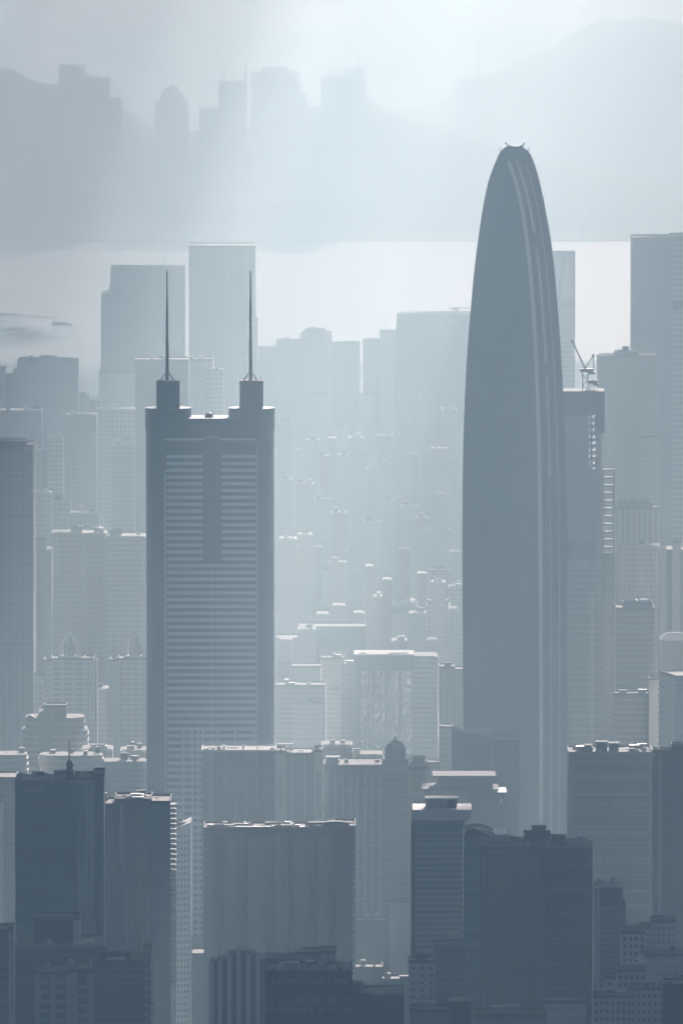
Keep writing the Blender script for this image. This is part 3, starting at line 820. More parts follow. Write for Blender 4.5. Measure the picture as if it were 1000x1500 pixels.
# portal framed block with a glittering curtain wall
D = 6050
t = build('portal_framed_office', 'big grey portal framed block around a glittering rippled glass curtain', D, [V(519,606,982,d=24,y=3,wall=CONC,par=False,cl=False), V(604,641,962,d=30,wall=CONC,cl=False,notch=(2,1.5),bands=(3.3,1.2,.35,PALE))], 'office block', yb=1130, clutter=False)
X = lambda px: lx(t, px); Z = lambda r: zrow(r, D)
MB().box(X(518), X(606), -2.5, 27, Z(981), Z(960)).build('portal_beam', CONC, t)
MB().box(X(518), X(606), -2.6, 27.1, Z(960)+.05, Z(958)).build('cornice', WHITE, t)
MB().box(X(518), X(524), -2.4, 6, 0, Z(981)-.05).build('portal_leg', CONC, t)
rn = random.Random(5)
for i in range(20):   # narrow tilted curtain panels
    xa = X(524.5) + (X(603)-X(524.5))*i/20; xb = xa + (X(603)-X(524.5))/20 - .12
    zt_ = Z(982) - .3; m = MB()
    a_ = rn.uniform(-.14, .14)
    m.v = []; n_ = 22
    for j in range(n_+1):
        zz = zt_ * (1 - j/n_) + 6*(j/n_)
        o1, o2 = rn.uniform(0, .45), rn.uniform(0, .45)
        m.v += [(xa, 1.6 + o1 + a_, zz), (xb, 1.6 + o2 - a_, zz), (xb, 3.1, zz), (xa, 3.1, zz)]
    for j in range(n_):
        for q in range(4):
            m.f.append((j*4+q, j*4+(q+1)%4, j*4+4+(q+1)%4, j*4+4+q)[::-1])
    m.f.append((0,1,2,3)); m.f.append((n_*4+3, n_*4+2, n_*4+1, n_*4))
    m.build('curtain_panel', MIRR if i % 5 else SILV, t)
for i in range(4):
    MB().box(X(540+i*16)-.3, X(540+i*16)+.3, .9, 3, 4, Z(983)).build('mullion', SILV, t)
MB().box(X(526), X(536), 2, 9, Z(958), Z(957)+.2).build('roof_unit', WHITE, t)
MB().box(X(570), X(598), 2, 9, Z(958), Z(957.2)+.2).build('roof_unit', CONC, t)
build('office_tower', 'slim grey tower with a few glinting windows right of the portal framed block', 5750, [V(643,666,979,d=22,wall=SILV,piers=(3,.5,.3,CONC)), V(664,682,984,d=22,y=5,wall=PALE,piers=(4,.5,.5,WHITE))], 'office tower', yb=1150)
build('office_tower', 'pale square shaft directly left of the wedge topped glass building', 5400, [V(644,663,1067,d=20,wall=PALE,wins=(3.4,1.4,4,.35,GLASS)), V(625,646,1120,d=18,y=3,wall=CONC,wins=(3.4,1.4,4,.5,GLASS))], 'office tower', yb=1180)

# --- right side, far
D = 7307
t = build('faceted_tower', 'far pale tower with tall white triangular facets right of the bullet tower', D, [V(808,842,372,d=26,wall=CONC,cl=False)], 'office tower', yb=600, clutter=False)
X = lambda px: lx(t, px); Z = lambda r: zrow(r, D)
def tri(name, pts, y, m, dpt=.7):
    mm = MB(); n = len(pts)
    mm.v = [(X(a), y, Z(b)) for a, b in pts] + [(X(a), y-dpt, Z(b)) for a, b in pts]
    mm.f = [tuple(range(n)), tuple(range(2*n-1, n-1, -1))] + [(i, n+i, n+(i+1)%n, (i+1)%n) for i in range(n)]
    return mm.build(name, m, t)
tri('facet', [(812,378),(822,378),(815,440),(812,440)], -.1, WHITE)
tri('facet', [(828,385),(832,385),(840,440),(820,440)], -.1, WHITE)
tri('facet', [(820,448),(841,448),(841,500),(818,500)], -.1, PALE)
for r_ in range(450, 600, 7):
    MB().box(X(809), X(842), -1.2, -.8, Z(r_), Z(r_)+.8).build('floor_band', WHITE, t)
t = build('office_tower', 'tall dark grey far tower at the right edge with a slanting roof', 6502, [V(926,984,351,d=50,wall=CONC,piers=(9,.8,.5,CONC),cl=False), V(984,1030,349,d=50,y=4,wall=CONC,bands=(4.0,1.6,.6,WHITE),cl=False)], 'office tower', yb=800, clutter=False)
MB().loft([[(lx(t,925.5),-1,zrow(352,6502)),(lx(t,1012),-1,zrow(352,6502)),(lx(t,1012),20,zrow(352,6502)),(lx(t,925.5),20,zrow(352,6502))],[(lx(t,925.5),-1,zrow(350.5,6502)),(lx(t,1012),-1,zrow(344,6502)),(lx(t,1012),20,zrow(344,6502)),(lx(t,925.5),20,zrow(350.5,6502))]]).build('slanted_crown', CONC, t)
MB().box(lx(t,985), lx(t,1030), 1, 4, zrow(455,6502), zrow(440,6502)).build('recess', GLASS, t)
t = build('office_tower', 'pale rounded tower with a small domed cap in front of the tall right edge tower', 6073, [V(875,962,523,d=40,wall=PALE,round=12,cl=False), V(900,936,517,d=26,y=6,wall=PALE,round=6,zb=100,cl=False), V(912,921,513,d=8,y=14,wall=CONC,zb=100,cl=False), V(940,964,640,d=30,y=-2,wall=PALE,bands=(3.6,1.0,.4,WHITE),cl=False)], 'office tower', yb=800, clutter=False)
for r_ in range(602, 720, 9):
    MB().box(lx(t,936), lx(t,957), -2.6, -1.9, zrow(r_,6073), zrow(r_,6073)+1.1).build('balcony', WHITE, t)
# tower under construction with its crane
D = 5563
t = thing('unfinished_tower', 'unfinished tower with open floors and a crane on its roof, right of the bullet tower', 'tower', (xcol(850, 573, D), D, 0), 0)
X = lambda px: (px - 850)*sc(D); Z = lambda r: zrow(r, D)
SC2 = mat('raw_concrete', (.45, .46, .46), var=.2, streak=1)
MB().box(X(800), X(862), 0, 26, 0, Z(610)).build('core', SC2, t)
MB().box(X(800), X(884.5), -1.5, 27, Z(608), Z(573)).build('climbing_screen', SCAF, t)
MB().box(X(872.5), X(885), -2.1, 27.6, Z(634), Z(573.6)).build('safety_net', SCAF, t)
st = 3.95
z = Z(608) - st
fl = MB().box(X(800), X(881), -1.2, 27, 0, .7).mesh('floor_slab', SC2)
n = 0
while z > 30 and n < 60:
    link('floor_slab', fl, t, (0, 0, z)); z -= st; n += 1
for a_, w_ in ((830,.8),(838,1.4),(851,.8),(856,.8),(866.5,.7),(876,1.9),(880.5,.8)):
    MB().box(X(a_)-w_/2, X(a_)+w_/2, -1.0, 26, 0, Z(609)).build('column', SC2, t)
MB().box(X(862), X(880), 3, 26, 0, Z(690)).build('core', SC2, t)
MB().box(X(828), X(871), -2.0, -1.25, Z(818), Z(793)).build('safety_net', SCAF, t)
MB().box(X(820), X(881), -1.9, -1.3, 0, Z(835)).build('cladding', mat('new_cladding', (.20,.24,.25), rough=.6), t)
z = Z(840)
m_ = MB().box(X(820), X(881), -2.3, -1.95, 0, .8).mesh('floor_line', SC2)
while z > 30:
    link('floor_line', m_, t, (0,0,z)); z -= st
MB().box(X(866), X(869), -3.2, -1.9, 20, Z(870)).build('mast_climber', PALE, t)
# hoist tower to its right
t = thing('hoist_scaffold', 'open lattice hoist scaffold clinging to the right of the unfinished tower', 'scaffold', (xcol(892, 688, 5558), 5558, 0), 0)
X = lambda px: (px - 892)*sc(5558); Z = lambda r: zrow(r, 5558)
for a_ in (883.5, 898.5):
    for y_ in (0, 6):
        MB().box(X(a_)-.35, X(a_)+.35, y_-.35, y_+.35, 0, Z(688)).build('upright', METAL, t)
z = Z(690)
me_ = MB().box(X(883), X(899.5), -.6, 6.6, 0, 1.0).mesh('deck', SCAF)
n = 0
while z > 30:
    link('deck', me_, t, (0,0,z)); z -= 4.7; n += 1
MB().box(X(885), X(897), .6, 5.4, 0, Z(810)).build('lift_shaft', SC2, t)
me_ = MB().box(X(882), X(902), -1.0, -.65, 0, 1.1).mesh('guard_rail', CONC)
z = Z(812)
while z > 30:
    link('guard_rail', me_, t, (0,0,z)); z -= 3.1
crane('luffing crane raised on the unfinished tower', 857, 574, 5561, 545, (838,501), (868.5,522), r=.75)
crane('lower stub crane beside the luffing crane', 866.5, 574, 5569, 562, (872,560), None, r=.55)

build('apartment_tower', 'tower with light vertical fins around its crown, right of the hoist scaffold', 5859, [V(899,964,746,d=28,wall=TAN,piers=(9,1.1,1.6,WHITE),wins=(3.3,1.5,12,.35,GLASS)), V(905,952,739,d=16,y=6,wall=CONC,zb=60)], 'apartment tower', yb=900)
build('apartment_tower', 'residential tower with two light turrets at the right edge', 5751, [V(966,1030,806,d=28,wall=CONC,notch=(2,3),wins=(3.3,1.5,12,.4,GLASS)), V(966,975,797,d=8,y=-2,wall=WHITE), V(984,996,795,d=8,y=-2,wall=WHITE)], 'apartment tower', yb=960)
resi('grey apartment tower filling the gap under the finned crown tower', 5805, 905, 968, 800, TAN, yb=960)
build('apartment_tower', 'grey banded tower with an open pergola roof, right of the hoist scaffold base', 5483, [V(902,958,893,d=26,wall=TAN,bands=(3.4,1.0,.4,PALE)), V(912,955,886,d=12,y=4,wall=CONC,zb=60), V(906,940,1000,d=16,y=-6,wall=CONC,notch=(2,1.5))], 'apartment tower', yb=1110)
t = build('pitched_roof_block', 'dark block with a low pitched roof at the right edge', 5590, [V(968,1030,938,d=26,wall=TAN,notch=(2,2),cl=False)], 'apartment block', yb=1010, clutter=False)
MB().loft([[(lx(t,966),-1,zrow(938,5590)),(lx(t,1034),-1,zrow(938,5590)),(lx(t,1034),26,zrow(938,5590)),(lx(t,966),26,zrow(938,5590))],[(lx(t,976),10,zrow(929,5590)),(lx(t,1034),10,zrow(929,5590)),(lx(t,1034),14,zrow(929,5590)),(lx(t,976),14,zrow(929,5590))]]).build('pitched_roof', CONC, t)
build('office_block', 'light building with slanting striped balconies at the right edge', 5268, [V(966,1040,988,d=34,wall=PALE,cl=False,bands=(3.5,1.5,.7,WHITE))], 'office block', yb=1110, rot=-14)
build('office_block', 'plain pale shaft beside the slanting striped balconies', 5300, [V(950,970,996,d=14,wall=WHITE), V(900,952,1020,d=18,y=6,wall=CONC,bands=(3.5,1.2,.4,PALE))], 'office block', yb=1110)

# --- left, middle ground
def spired(label, x0, x1, D, tip, crown):
    c = crown
    s = sc(D); Z = lambda r: zrow(r, D)
    t = build('spired_apartment_tower', label, D, [V(x0+12,x1-17,966,d=22,y=-4,wall=WHITE,cl=False,wins=(3.1,1.5,3,.7,CONC),piers=(2,1.0,1.2,WHITE)), V(x0,x0+14,969,d=20,wall=WHITE,cl=False,wins=(3.1,1.4,3,.4,CONC)), V(x1-19,x1-4,967,d=20,wall=WHITE,cl=False,wins=(3.1,1.4,3,.4,CONC)), V(x1-6,x1,972,d=14,y=8,wall=PALE,cl=False)], 'apartment tower', 'spired apartment towers', yb=1210, clutter=False)
    X = lambda px: lx(t, px)
    w = 14*s
    MB().lathe([(w,0),(w,1.2),(w*.62,1.4),(w*.62,6),(w*.5,9.5),(w*.2,13.5),(.15,15.6)], seg=8).build('spire', CONC, t, (X(c), 5, Z(965)))
    for k in range(6):
        a = k*math.pi/3 + .3
        m = MB(); pr = [(1.78,0),(1.82,4.8),(1.55,8.2),(.95,11.6),(.1,Z(tip)-Z(965))]
        for (r0, z0), (r1, z1) in zip(pr, pr[1:]):
            m.bar((r0*w*.66*math.cos(a), r0*w*.66*math.sin(a), z0), (r1*w*.62*math.cos(a), r1*w*.62*math.sin(a), z1), .75)
        m.build('crown_rib', WHITE, t, (X(c), 5, Z(965)))
    MB().lathe([(w*1.25,0),(w*1.25,1.2),(w*1.15,1.6)], seg=12).build('crown_base', WHITE, t, (X(c), 5, Z(965)))
    for xx in (x0+8, x1-8):
        MB().lathe([(1.3,0),(1.3,1.4),(.2,2.2)], seg=8).build('finial', SILV, t, (X(xx), 2, Z(967)))
    return t
spired('white apartment tower under a glass and steel pointed crown, the left one of the pair', 64, 142, 5483, 928, 102)
spired('white apartment tower under a pointed crown, partly hidden by the needle masted tower', 161, 222, 5483, 930, 198)
resi('pale low-rise row of flats behind the left pointed crown tower', 5644, 0, 70, 1002, PALE, yb=1120)
resi('small flats to the left of the left pointed crown tower, behind the low row', 5805, -10, 60, 968, CONC, yb=1030)
resi('low flats between the two pointed crown towers', 5617, 128, 170, 1010, PALE, yb=1190)
# stepped round-cornered block
D = 5161
build('stepped_block', 'dark stepped round cornered block in front of the left pointed crown tower', D, [V(31,128,1072,d=34,wall=CONC,round=9,bands=(3.5,1.4,.6,PALE)), V(36,123,1054,d=26,y=4,wall=CONC,round=8,zb=60,bands=(3.5,1.3,.4,PALE)), V(64,97,1038,d=16,y=9,wall=CONC,zb=70,cl=False), V(57,78,1046,d=30,y=-3,wall=TEAL,zb=0,cl=False)], 'office block', yb=1120)
MB().lathe([(2.2,0),(1.8,1.2),(.3,2.0)], seg=10).build('satellite_dish', METAL, [o for o in bpy.data.objects if o.name == 'stepped_block'][0], (lx([o for o in bpy.data.objects if o.name == 'stepped_block'][0], 44), 6, zrow(1054, D)))
build('curved_low_block', 'long pale low block with curved balcony bands across the left', 5027, [V(57,150,1108,d=22,wall=PALE,round=8,bands=(3.3,1.3,.9,WHITE)), V(146,214,1118,d=20,y=5,wall=PALE,round=5,bands=(3.3,1.3,.7,WHITE))], 'apartment block', yb=1180)
build('curved_low_block', 'pale low block with balcony bands at the left picture edge', 5000, [V(-20,39,1107,d=22,wall=PALE,round=6,bands=(3.3,1.3,.9,WHITE))], 'apartment block', yb=1180)
resi('low pale flats just behind the curved balcony bands', 5134, 120, 165, 1098, PALE, yb=1180)
resi('low pale flats immediately left of the needle masted tower foot', 5215, 176, 216, 1100, WHITE, yb=1180)
# --- foreground, left
build('office_tower', 'grey green tower with thin floor lines at the left edge, behind the dark monolith', 4750, [V(-30,24,1142,d=30,wall=TEAL,bands=(3.6,.7,.3,CONC)), V(-30,5,1172,d=16,y=-10,wall=WHITE,cl=False)], 'office tower', yb=1380)
D = 3950
t = build('dark_monolith', 'dark blank glass monolith on the left with a mast on its roof', D, [V(22,111,1146,d=24,wall=BLUE,ph=1.0,parmat=CONC), V(108,138,1144,d=24,y=3,wall=SILV,cl=False), V(136,152,1140,d=24,y=6,wall=BLUE,cl=False)], 'office tower', yb=1420)
X = lambda px: lx(t, px); Z = lambda r: zrow(r, D)
MB().box(X(38), X(66), -.5, .1, Z(1162), Z(1154)).build('sign_panel', CONC, t)
MB().bar((X(101), 8, Z(1146)), (X(101), 8, Z(1088)), .45, .18).build('mast', METAL, t)
m = MB()
m.box(X(96), X(107), 5, 11, Z(1146), Z(1138)); m.lathe([(1.6,Z(1138)),(1.9,Z(1132)),(1.2,Z(1128)),(1.7,Z(1124)),(.9,Z(1117))], cx=X(101.5), cy=8, seg=8)
m.build('equipment_stack', METAL, t)
for i in range(5):
    a_ = X(114 + i*4.6)
    MB().box(a_, a_ + (.9 if i != 2 else 1.4), 2.2, 3.1, 10, Z(1150)).build('mirror_fin', MIRR, t)
MB().box(X(37), X(66), 3, 20, Z(1146)+.35, Z(1143)).build('roof_unit', ROOFW, t)
rn = random.Random(11)
for i in range(26):
    r_ = 1210 + i*7
    MB().box(X(109 + rn.uniform(-1,1)), X(113 + rn.uniform(-1,2.5)), 1.9, 2.9, Z(r_+rn.uniform(3,6)), Z(r_)).build('mirror_panel', MIRR, t)
# glass tower with pale strips painted as reflections, a serrated sunlit balcony edge
D = 4200
t = build('pale_striped_tower', 'bluish glass tower with wavering mirror strips and a sunlit balcony column', D, [V(139,172,1181,d=28,wall=TEAL), V(168,222,1173,d=28,y=-2,wall=TEAL,parmat=DARKC), V(220,250,1176,d=30,y=-3,wall=BLUE,parmat=DARKC,cl=False)], 'office tower', yb=1500)
X = lambda px: lx(t, px); Z = lambda r: zrow(r, D)
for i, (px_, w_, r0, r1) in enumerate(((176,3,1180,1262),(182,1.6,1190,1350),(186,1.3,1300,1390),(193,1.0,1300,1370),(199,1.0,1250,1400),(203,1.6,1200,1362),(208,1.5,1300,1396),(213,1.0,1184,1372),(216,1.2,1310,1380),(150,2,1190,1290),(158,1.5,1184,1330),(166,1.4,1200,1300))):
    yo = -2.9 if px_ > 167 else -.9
    MB().box(X(px_), X(px_+w_), yo, yo+1.0, Z(r1), Z(r0)).build('reflection_strip', (WHITE, SILV, PALE)[i % 3], t)  # pale strips stand in for reflections in the glass
MB().box(X(138), X(222), -2.6, 0, Z(1362), Z(1358)).build('belt_course', BLUE, t)
rq = random.Random(9)
for i in range(46):
    a_ = 141 + i*1.72 + rq.uniform(-.6, .6); r0 = 1182 + rq.uniform(0, 60); r1 = min(1400, r0 + rq.uniform(30, 170))
    yo = -2.5 if a_ > 168 else -.5
    MB().box(X(a_), X(a_ + rq.uniform(.3, .9)), yo, yo+.6, Z(r1), Z(r0)).build('streak_bar', (CONC, PALE, SILV)[i % 3], t)  # ragged thin bars add to the painted reflection streaks
for i in range(36):   # balconies that catch the low sun on their ends
    r_ = 1178 + i*7.45
    m = MB(); zt = Z(r_)
    m.prism([(X(248), -3), (X(258.5), 0), (X(258.5), 6), (X(248), 6)], zt-1.3, zt)
    m.build('balcony', WHITE, t)
# white punched-window wall
D = 4250
root = thing('white_gridded_tower', 'white tower with small square punched windows, sunlit, squeezed beside the pale striped tower', 'apartment tower', (xcol(269, 1205, D), D + 2, 0), 0)
s_ = sc(D); zt = zrow(1206, D); w = 22.5*s_
MB().prism([(-w/2, 0), (w/2, -8), (w/2, 14), (-w/2, 18)], 0, zt, [(-w/2, 0, zt-2.4), (w/2, -8, zt+1.2), (w/2, 14, zt+1.2), (-w/2, 18, zt-2.4)]).build('wall', mat('bright_white_tiles', (.85,.85,.83), rough=.5, var=.04), root)
d_ = Vector((w, -8, 0)).normalized(); nn_ = Vector((d_.y, -d_.x, 0))
for k in range(34):
    z0 = zt - 7 - k*2.9
    if z0 < 4: break
    m = MB()
    for j in range(4):
        c_ = Vector((-w/2, 0, 0)) + Vector((w, -8, 0))*((j+.62)/4.4)
        a_, b_ = c_ - d_*.38, c_ + d_*.38
        m.prism([(a_.x-nn_.x*.1, a_.y-nn_.y*.1), (a_.x+nn_.x*.12, a_.y+nn_.y*.12), (b_.x+nn_.x*.12, b_.y+nn_.y*.12), (b_.x-nn_.x*.1, b_.y-nn_.y*.1)][::-1], z0 + j*.35, z0+1.2 + j*.35)
    m.build('window_row', GLASS, root)
MB().box(-w/2-.6, w/2+.2, 2, 2.6, zt-2, zt+.2).build('parapet', WHITE, root)
# lower left pair
D = 3600
t = build('office_block', 'dark block with a square plant room and slanted white roof lid at lower left', D, [V(22,148,1389,d=34,wall=BLUE,parmat=CONC), V(48,107,1352,d=16,y=10,wall=DARKC,zb=120,cl=False), V(106,116,1352,d=15,y=10,wall=WHITE,zb=120,cl=False)], 'office block', yb=1500)
X = lambda px: lx(t, px); Z = lambda r: zrow(r, D)
MB().loft([[(X(106),2,Z(1388)),(X(128),2,Z(1388)),(X(128),12,Z(1388)),(X(106),12,Z(1388))],[(X(108),2,Z(1386)),(X(138),1,Z(1380)),(X(138),12,Z(1379)),(X(108),12,Z(1384))]]).build('roof_lid', WHITE, t)
MB().prism([(X(107),.5),(X(139),.5),(X(139),1.2),(X(107),1.2)], Z(1398), Z(1389)).build('plinth', DARKC, t)
for px_ in (54, 60, 66, 83):
    MB().bar((X(px_), 12, Z(1352)), (X(px_), 12, Z(1347)), .12).build('antenna', METAL, t)
D = 3450
t = build('office_block', 'grid fronted office block with banded right wing at the bottom left corner', D, [V(52,104,1428,d=26,wall=BLUE,piers=(3,2.0,.7,SILV),bands=(3.6,1.4,.4,SILV),cl=False), V(104,138,1424,d=26,y=-1.5,wall=BLUE,piers=(2,2.6,.8,SILV),bands=(3.6,1.4,.4,SILV),b0=6,cl=False), V(136,212,1412,d=22,y=2,wall=TEAL,bands=(2.6,.9,.6,CONC)), V(210,221,1398,d=22,y=0,wall=CONC,wins=(3.4,1.2,1,.4,WHITE),cl=False)], 'office block', yb=1500)
X = lambda px: lx(t, px); Z = lambda r: zrow(r, D)
MB().box(X(144), X(190), 5, 12, Z(1412), Z(1400)).box(X(143), X(192), 4.6, 12.4, Z(1400), Z(1398.6)).build('plant_room', DARKC, t)
MB().loft([[(X(156),2.5,Z(1409)),(X(184),2.5,Z(1407)),(X(184),3.2,Z(1407)),(X(156),3.2,Z(1409))],[(X(156),4.2,Z(1405)),(X(182),4.2,Z(1403)),(X(182),4.5,Z(1403)),(X(156),4.5,Z(1405))]]).build('skylight', WHITE, t)
MB().loft([[(X(54),1,Z(1427)),(X(100),1,Z(1424)),(X(100),6,Z(1424)),(X(54),6,Z(1427))],[(X(54),2,Z(1425)),(X(92),2,Z(1419)),(X(92),6,Z(1419)),(X(54),6,Z(1425))]]).build('roof_lid', CONC, t)
for i in range(14):
    MB().prism([(X(220), 0), (X(225.5), 2), (X(225.5), 8), (X(220), 8)], Z(1418 + i*8.6), Z(1412 + i*8.6)).build('balcony', WHITE, t)
t = build('office_tower', 'sliver of a pale tower with a lit edge in the bottom left corner', 3550, [V(-30,13,1366,d=20,wall=TEAL,bands=(3.4,.8,.3,CONC),cl=False), V(12,20,1364,d=16,y=2,wall=SILV,cl=False)], 'office tower', yb=1500)
for i in range(24):
    MB().prism([(lx(t,13), .5), (lx(t,21), 3), (lx(t,21), 9), (lx(t,13), 9)], zrow(1376+i*6, 3550), zrow(1372+i*6, 3550)).build('balcony', WHITE, t)

# --- foreground, centre left
D = 4700
t = build('panelled_office', 'office with light vertical fins and white roof edge below the needle masted tower', D, [V(295,404,1101,d=26,wall=TEAL,parmat=WHITE,roof=ROOFW,ph=.9,cl=False)], 'office block', yb=1220)
X = lambda px: lx(t, px); Z = lambda r: zrow(r, D)
for px_, w_ in ((296,.5),(308.5,2.0),(328,.6),(344,.6),(360,.6),(376,.6),(403,.5)):
    MB().box(X(px_)-w_/2, X(px_)+w_/2, -1.1, .1, 4, Z(1103)).build('fin', SILV, t)
for i in range(24):
    px_ = 312 + i*3.8
    MB().box(X(px_)-.09, X(px_)+.09, -.35, .1, 4, Z(1105)).build('mullion', CONC, t)
MB().box(X(312), X(402), -.3, .15, Z(1181), Z(1174)).build('belt_course', BLUE, t)
for i, (a_, b_) in enumerate(((298,306),(309,313),(318,323),(326,329))):
    MB().box(X(a_), X(b_), 4+i, 9+i, Z(1101)+.3, Z(1098-i)).build('roof_unit', WHITE if i % 2 else CONC, t)
MB().box(X(330), X(403), 1, 20, Z(1101)+.35, Z(1099.5)).build('white_roof_deck', ROOFW, t)
D = 4850
t = build('piered_office', 'narrow office with a glass centre between two pale stone piers', D, [V(418,460,1106,d=24,y=1,wall=TEAL,cl=False,roof=ROOFW), V(404,419,1103,d=24,wall=PALE,cl=False), V(459,472.5,1102,d=24,wall=PALE,cl=False)], 'office block', yb=1220)
X = lambda px: lx(t, px); Z = lambda r: zrow(r, D)
for px_, w_ in ((427,1.0),(446.5,1.2),(454,.5),(436,.25),(441,.25),(432,.25)):
    MB().box(X(px_)-w_/2, X(px_)+w_/2, -.2, 1.2, 4, Z(1107)).build('fin', SILV, t)
for a_ in (409, 463.5):
    MB().box(X(a_), X(a_+4.5), -.25, .2, Z(1185), Z(1132)).build('slot_window', CONC, t)
MB().box(X(422), X(456), 0, 18, Z(1104), Z(1102.6)).build('white_roof_deck', ROOFW, t)
MB().box(X(406), X(430), 8, 14, Z(1093.5), Z(1092.5)).bar((X(410),10,Z(1103)),(X(410),10,Z(1093)),.3).bar((X(426),10,Z(1103)),(X(426),10,Z(1093)),.3).build('canopy', CONC, t)
glyphs(t, D, 428, 445, 1156, 1161, 3, SILV, y=.9, seed=5, nm='emblem')
# block with cupola
D = 5080
t = build('cupola_block', 'wide bay windowed block with a small dome cupola near its right end', D, [V(474,563,1121,d=28,wall=CONC,notch=(4,2.4),bands=(15,.6,.5,PALE),cl=False), V(561,597,1118,d=26,y=-5,wall=CONC,cl=False), V(595,626,1124,d=28,wall=TAN,notch=(1,2.4),bands=(15,.6,.5,PALE),cl=False)], 'apartment block', yb=1340)
X = lambda px: lx(t, px); Z = lambda r: zrow(r, D)
MB().box(X(473), X(563), -1, 28, Z(1123), Z(1120)-.2).build('cornice', DARKC, t)
MB().box(X(597), X(628), -1, 28, Z(1127), Z(1123.5)).build('cornice', DARKC, t)
for a_ in (478, 604): MB().box(X(a_), X(a_+17), 3, 12, Z(1120), Z(1111)).box(X(a_)-.6, X(a_+18)+.6, 2.4, 12.6, Z(1112), Z(1110)).build('roof_pavilion', CONC, t)
for i in range(8):
    a_ = X(478 + i*11)
    MB().box(a_, a_+1.0, -.9, .3, 4, Z(1131)).build('pilaster', PALE, t)
MB().lathe([(21*sc(D)*.95,Z(1118)),(21*sc(D)*.95,Z(1112)),(15*sc(D),Z(1111.5)),(15*sc(D),Z(1098)),(17*sc(D),Z(1097.5)),(17*sc(D),Z(1096)),(15*sc(D),Z(1095.5)),(12*sc(D),Z(1090)),(7*sc(D),Z(1086.5)),(1,Z(1085)),(.4,Z(1079))], cx=0, cy=4, seg=24).build('cupola', CONC, t, (X(579), 0, 0))
resi('small pale house row peeping over the bay windowed block', 5268, 512, 560, 1106, PALE, yb=1130)
resi('pale flats behind the glass centred office', 5241, 470, 516, 1092, PALE, yb=1130)
# wide ribbed block
D = 4350
t = build('ribbed_apartment_block', 'wide dark block with shallow rounded bays below the light finned office', D, [V(298,492,1216,d=26,wall=TEAL,cl=True), V(489,521,1214,d=30,y=2,wall=DARKC,cl=False), V(491,518,1250,d=20,y=-8,wall=BLUE,bands=(3.3,.8,.3,DARKC),cl=False)], 'apartment block', yb=1460)
X = lambda px: lx(t, px); Z = lambda r: zrow(r, D)
rn = random.Random(3)
CURV = mat('bay_cladding', (.24,.30,.33), rough=.6, streak=1, var=.2)
for i, (a_, b_) in enumerate(((299,318),(318,328),(328,352),(352,362),(362,392),(392,402),(402,420),(420,431),(431,455),(455,466),(466,491))):
    A, B = X(a_), X(b_)
    n_ = 8; dp = 2.4 if (b_-a_) > 14 else .8
    pts = [(A + (B-A)*k/n_, -dp*math.sin(math.pi*k/n_)) for k in range(n_+1)] + [(B, .2), (A, .2)]
    MB().prism(pts, 0, Z(1222 + (i % 3)*2)).build('bay', CURV if i % 2 == 0 else TEAL, t)
MB().box(X(421)-.2, X(421)+.3, -2.2, 0, 0, Z(1224)).build('downpipe', SILV, t)
for i in range(20):
    a_ = 300 + rn.uniform(0, 186); w_ = rn.uniform(4, 22); h_ = rn.uniform(1.5, 5)
    yy = 3 + (i % 5)*4
    MB().box(X(a_), X(min(a_+w_, 519)), yy, yy+3.4, Z(1216)+.3, Z(1216-h_-i % 3)).build('roof_unit', (CONC, ROOFW, SILV, DARKC)[i % 4], t)
MB().box(X(345), X(396), .3, 3, Z(1221), Z(1211)).build('plant_screen', CURV, t)
MB().box(X(452), X(518), 6, 12, Z(1209), Z(1207)).box(X(457), X(512), 7, 11, Z(1214), Z(1209)).build('roof_canopy', DARKC, t)
MB().box(X(480), X(503), 5, 9, Z(1207)+.05, Z(1205)).build('white_cap', ROOFW, t)
for a_ in (494, 498, 502, 506, 510):
    MB().box(X(a_), X(a_+1.4), 1.6, 2.1, Z(1248), Z(1230)).build('louvre', CONC, t)
MB().bar((X(516),3,Z(1232)), (X(511),3,Z(1219)), .3).build('strut', SILV, t)
# curved ribbed white building and lit plant screen
D = 3750
root = thing('stepped_ribbed_tower', 'low front tower of thick vertical ribs stepping up to the right', 'apartment tower', (xcol(348, 1400, D), D, 0), 0)
s_ = sc(D)
prev = None
for i, (a_, b_, r_) in enumerate(((306,318,1413),(318,332,1409),(332,346,1400),(346,360,1395),(360,374,1400),(374,389,1405))):
    A, B = (a_-348)*s_, (b_-348)*s_
    yy = 3.5 - 3.5*math.sin(math.pi*(i+.7)/6.5)
    MB().box(A, B, yy, 22, 0, zrow(r_, D)).build('wall' if i == 0 else 'wing', CONC, root)
    MB().box(A+.15, A+1.9, yy-1.1, yy+.1, 0, zrow(r_, D)+.6).build('rib', mat('bright_white_tiles', (.85,.85,.83)), root)
    MB().box(A, B, yy+.5, 10, zrow(r_, D), zrow(r_, D)+.8).build('roof', ROOF, root)
MB().bar(((366-348)*s_, 3, zrow(1400,D)), ((370-348)*s_, 3, zrow(1391,D)), .25).bar(((370-348)*s_, 3, zrow(1391,D)), ((372-348)*s_, 3, zrow(1400,D)), .25).build('roof_davit', WHITE, root)
D = 3650
t = build('plant_roof_block', 'roof terrace with a slatted light plant screen and a thin white aerial', D, [V(388,440,1409,d=20,wall=CONC), V(438,470,1400,d=16,y=2,wall=CONC), V(468,492,1397,d=14,y=1,wall=CONC,cl=False)], 'office block', yb=1450)
X = lambda px: lx(t, px); Z = lambda r: zrow(r, D)
for i in range(11):
    a_ = X(471 + i*1.9)
    MB().box(a_, a_+.28, .5, 1.1, Z(1424), Z(1399)).build('slat', WHITE, t)
MB().bar((X(441),5,Z(1402)),(X(441),5,Z(1383)),.22,.16).bar((X(444.5),5,Z(1402)),(X(444.5),5,Z(1389)),.2).build('aerial', WHITE, t)
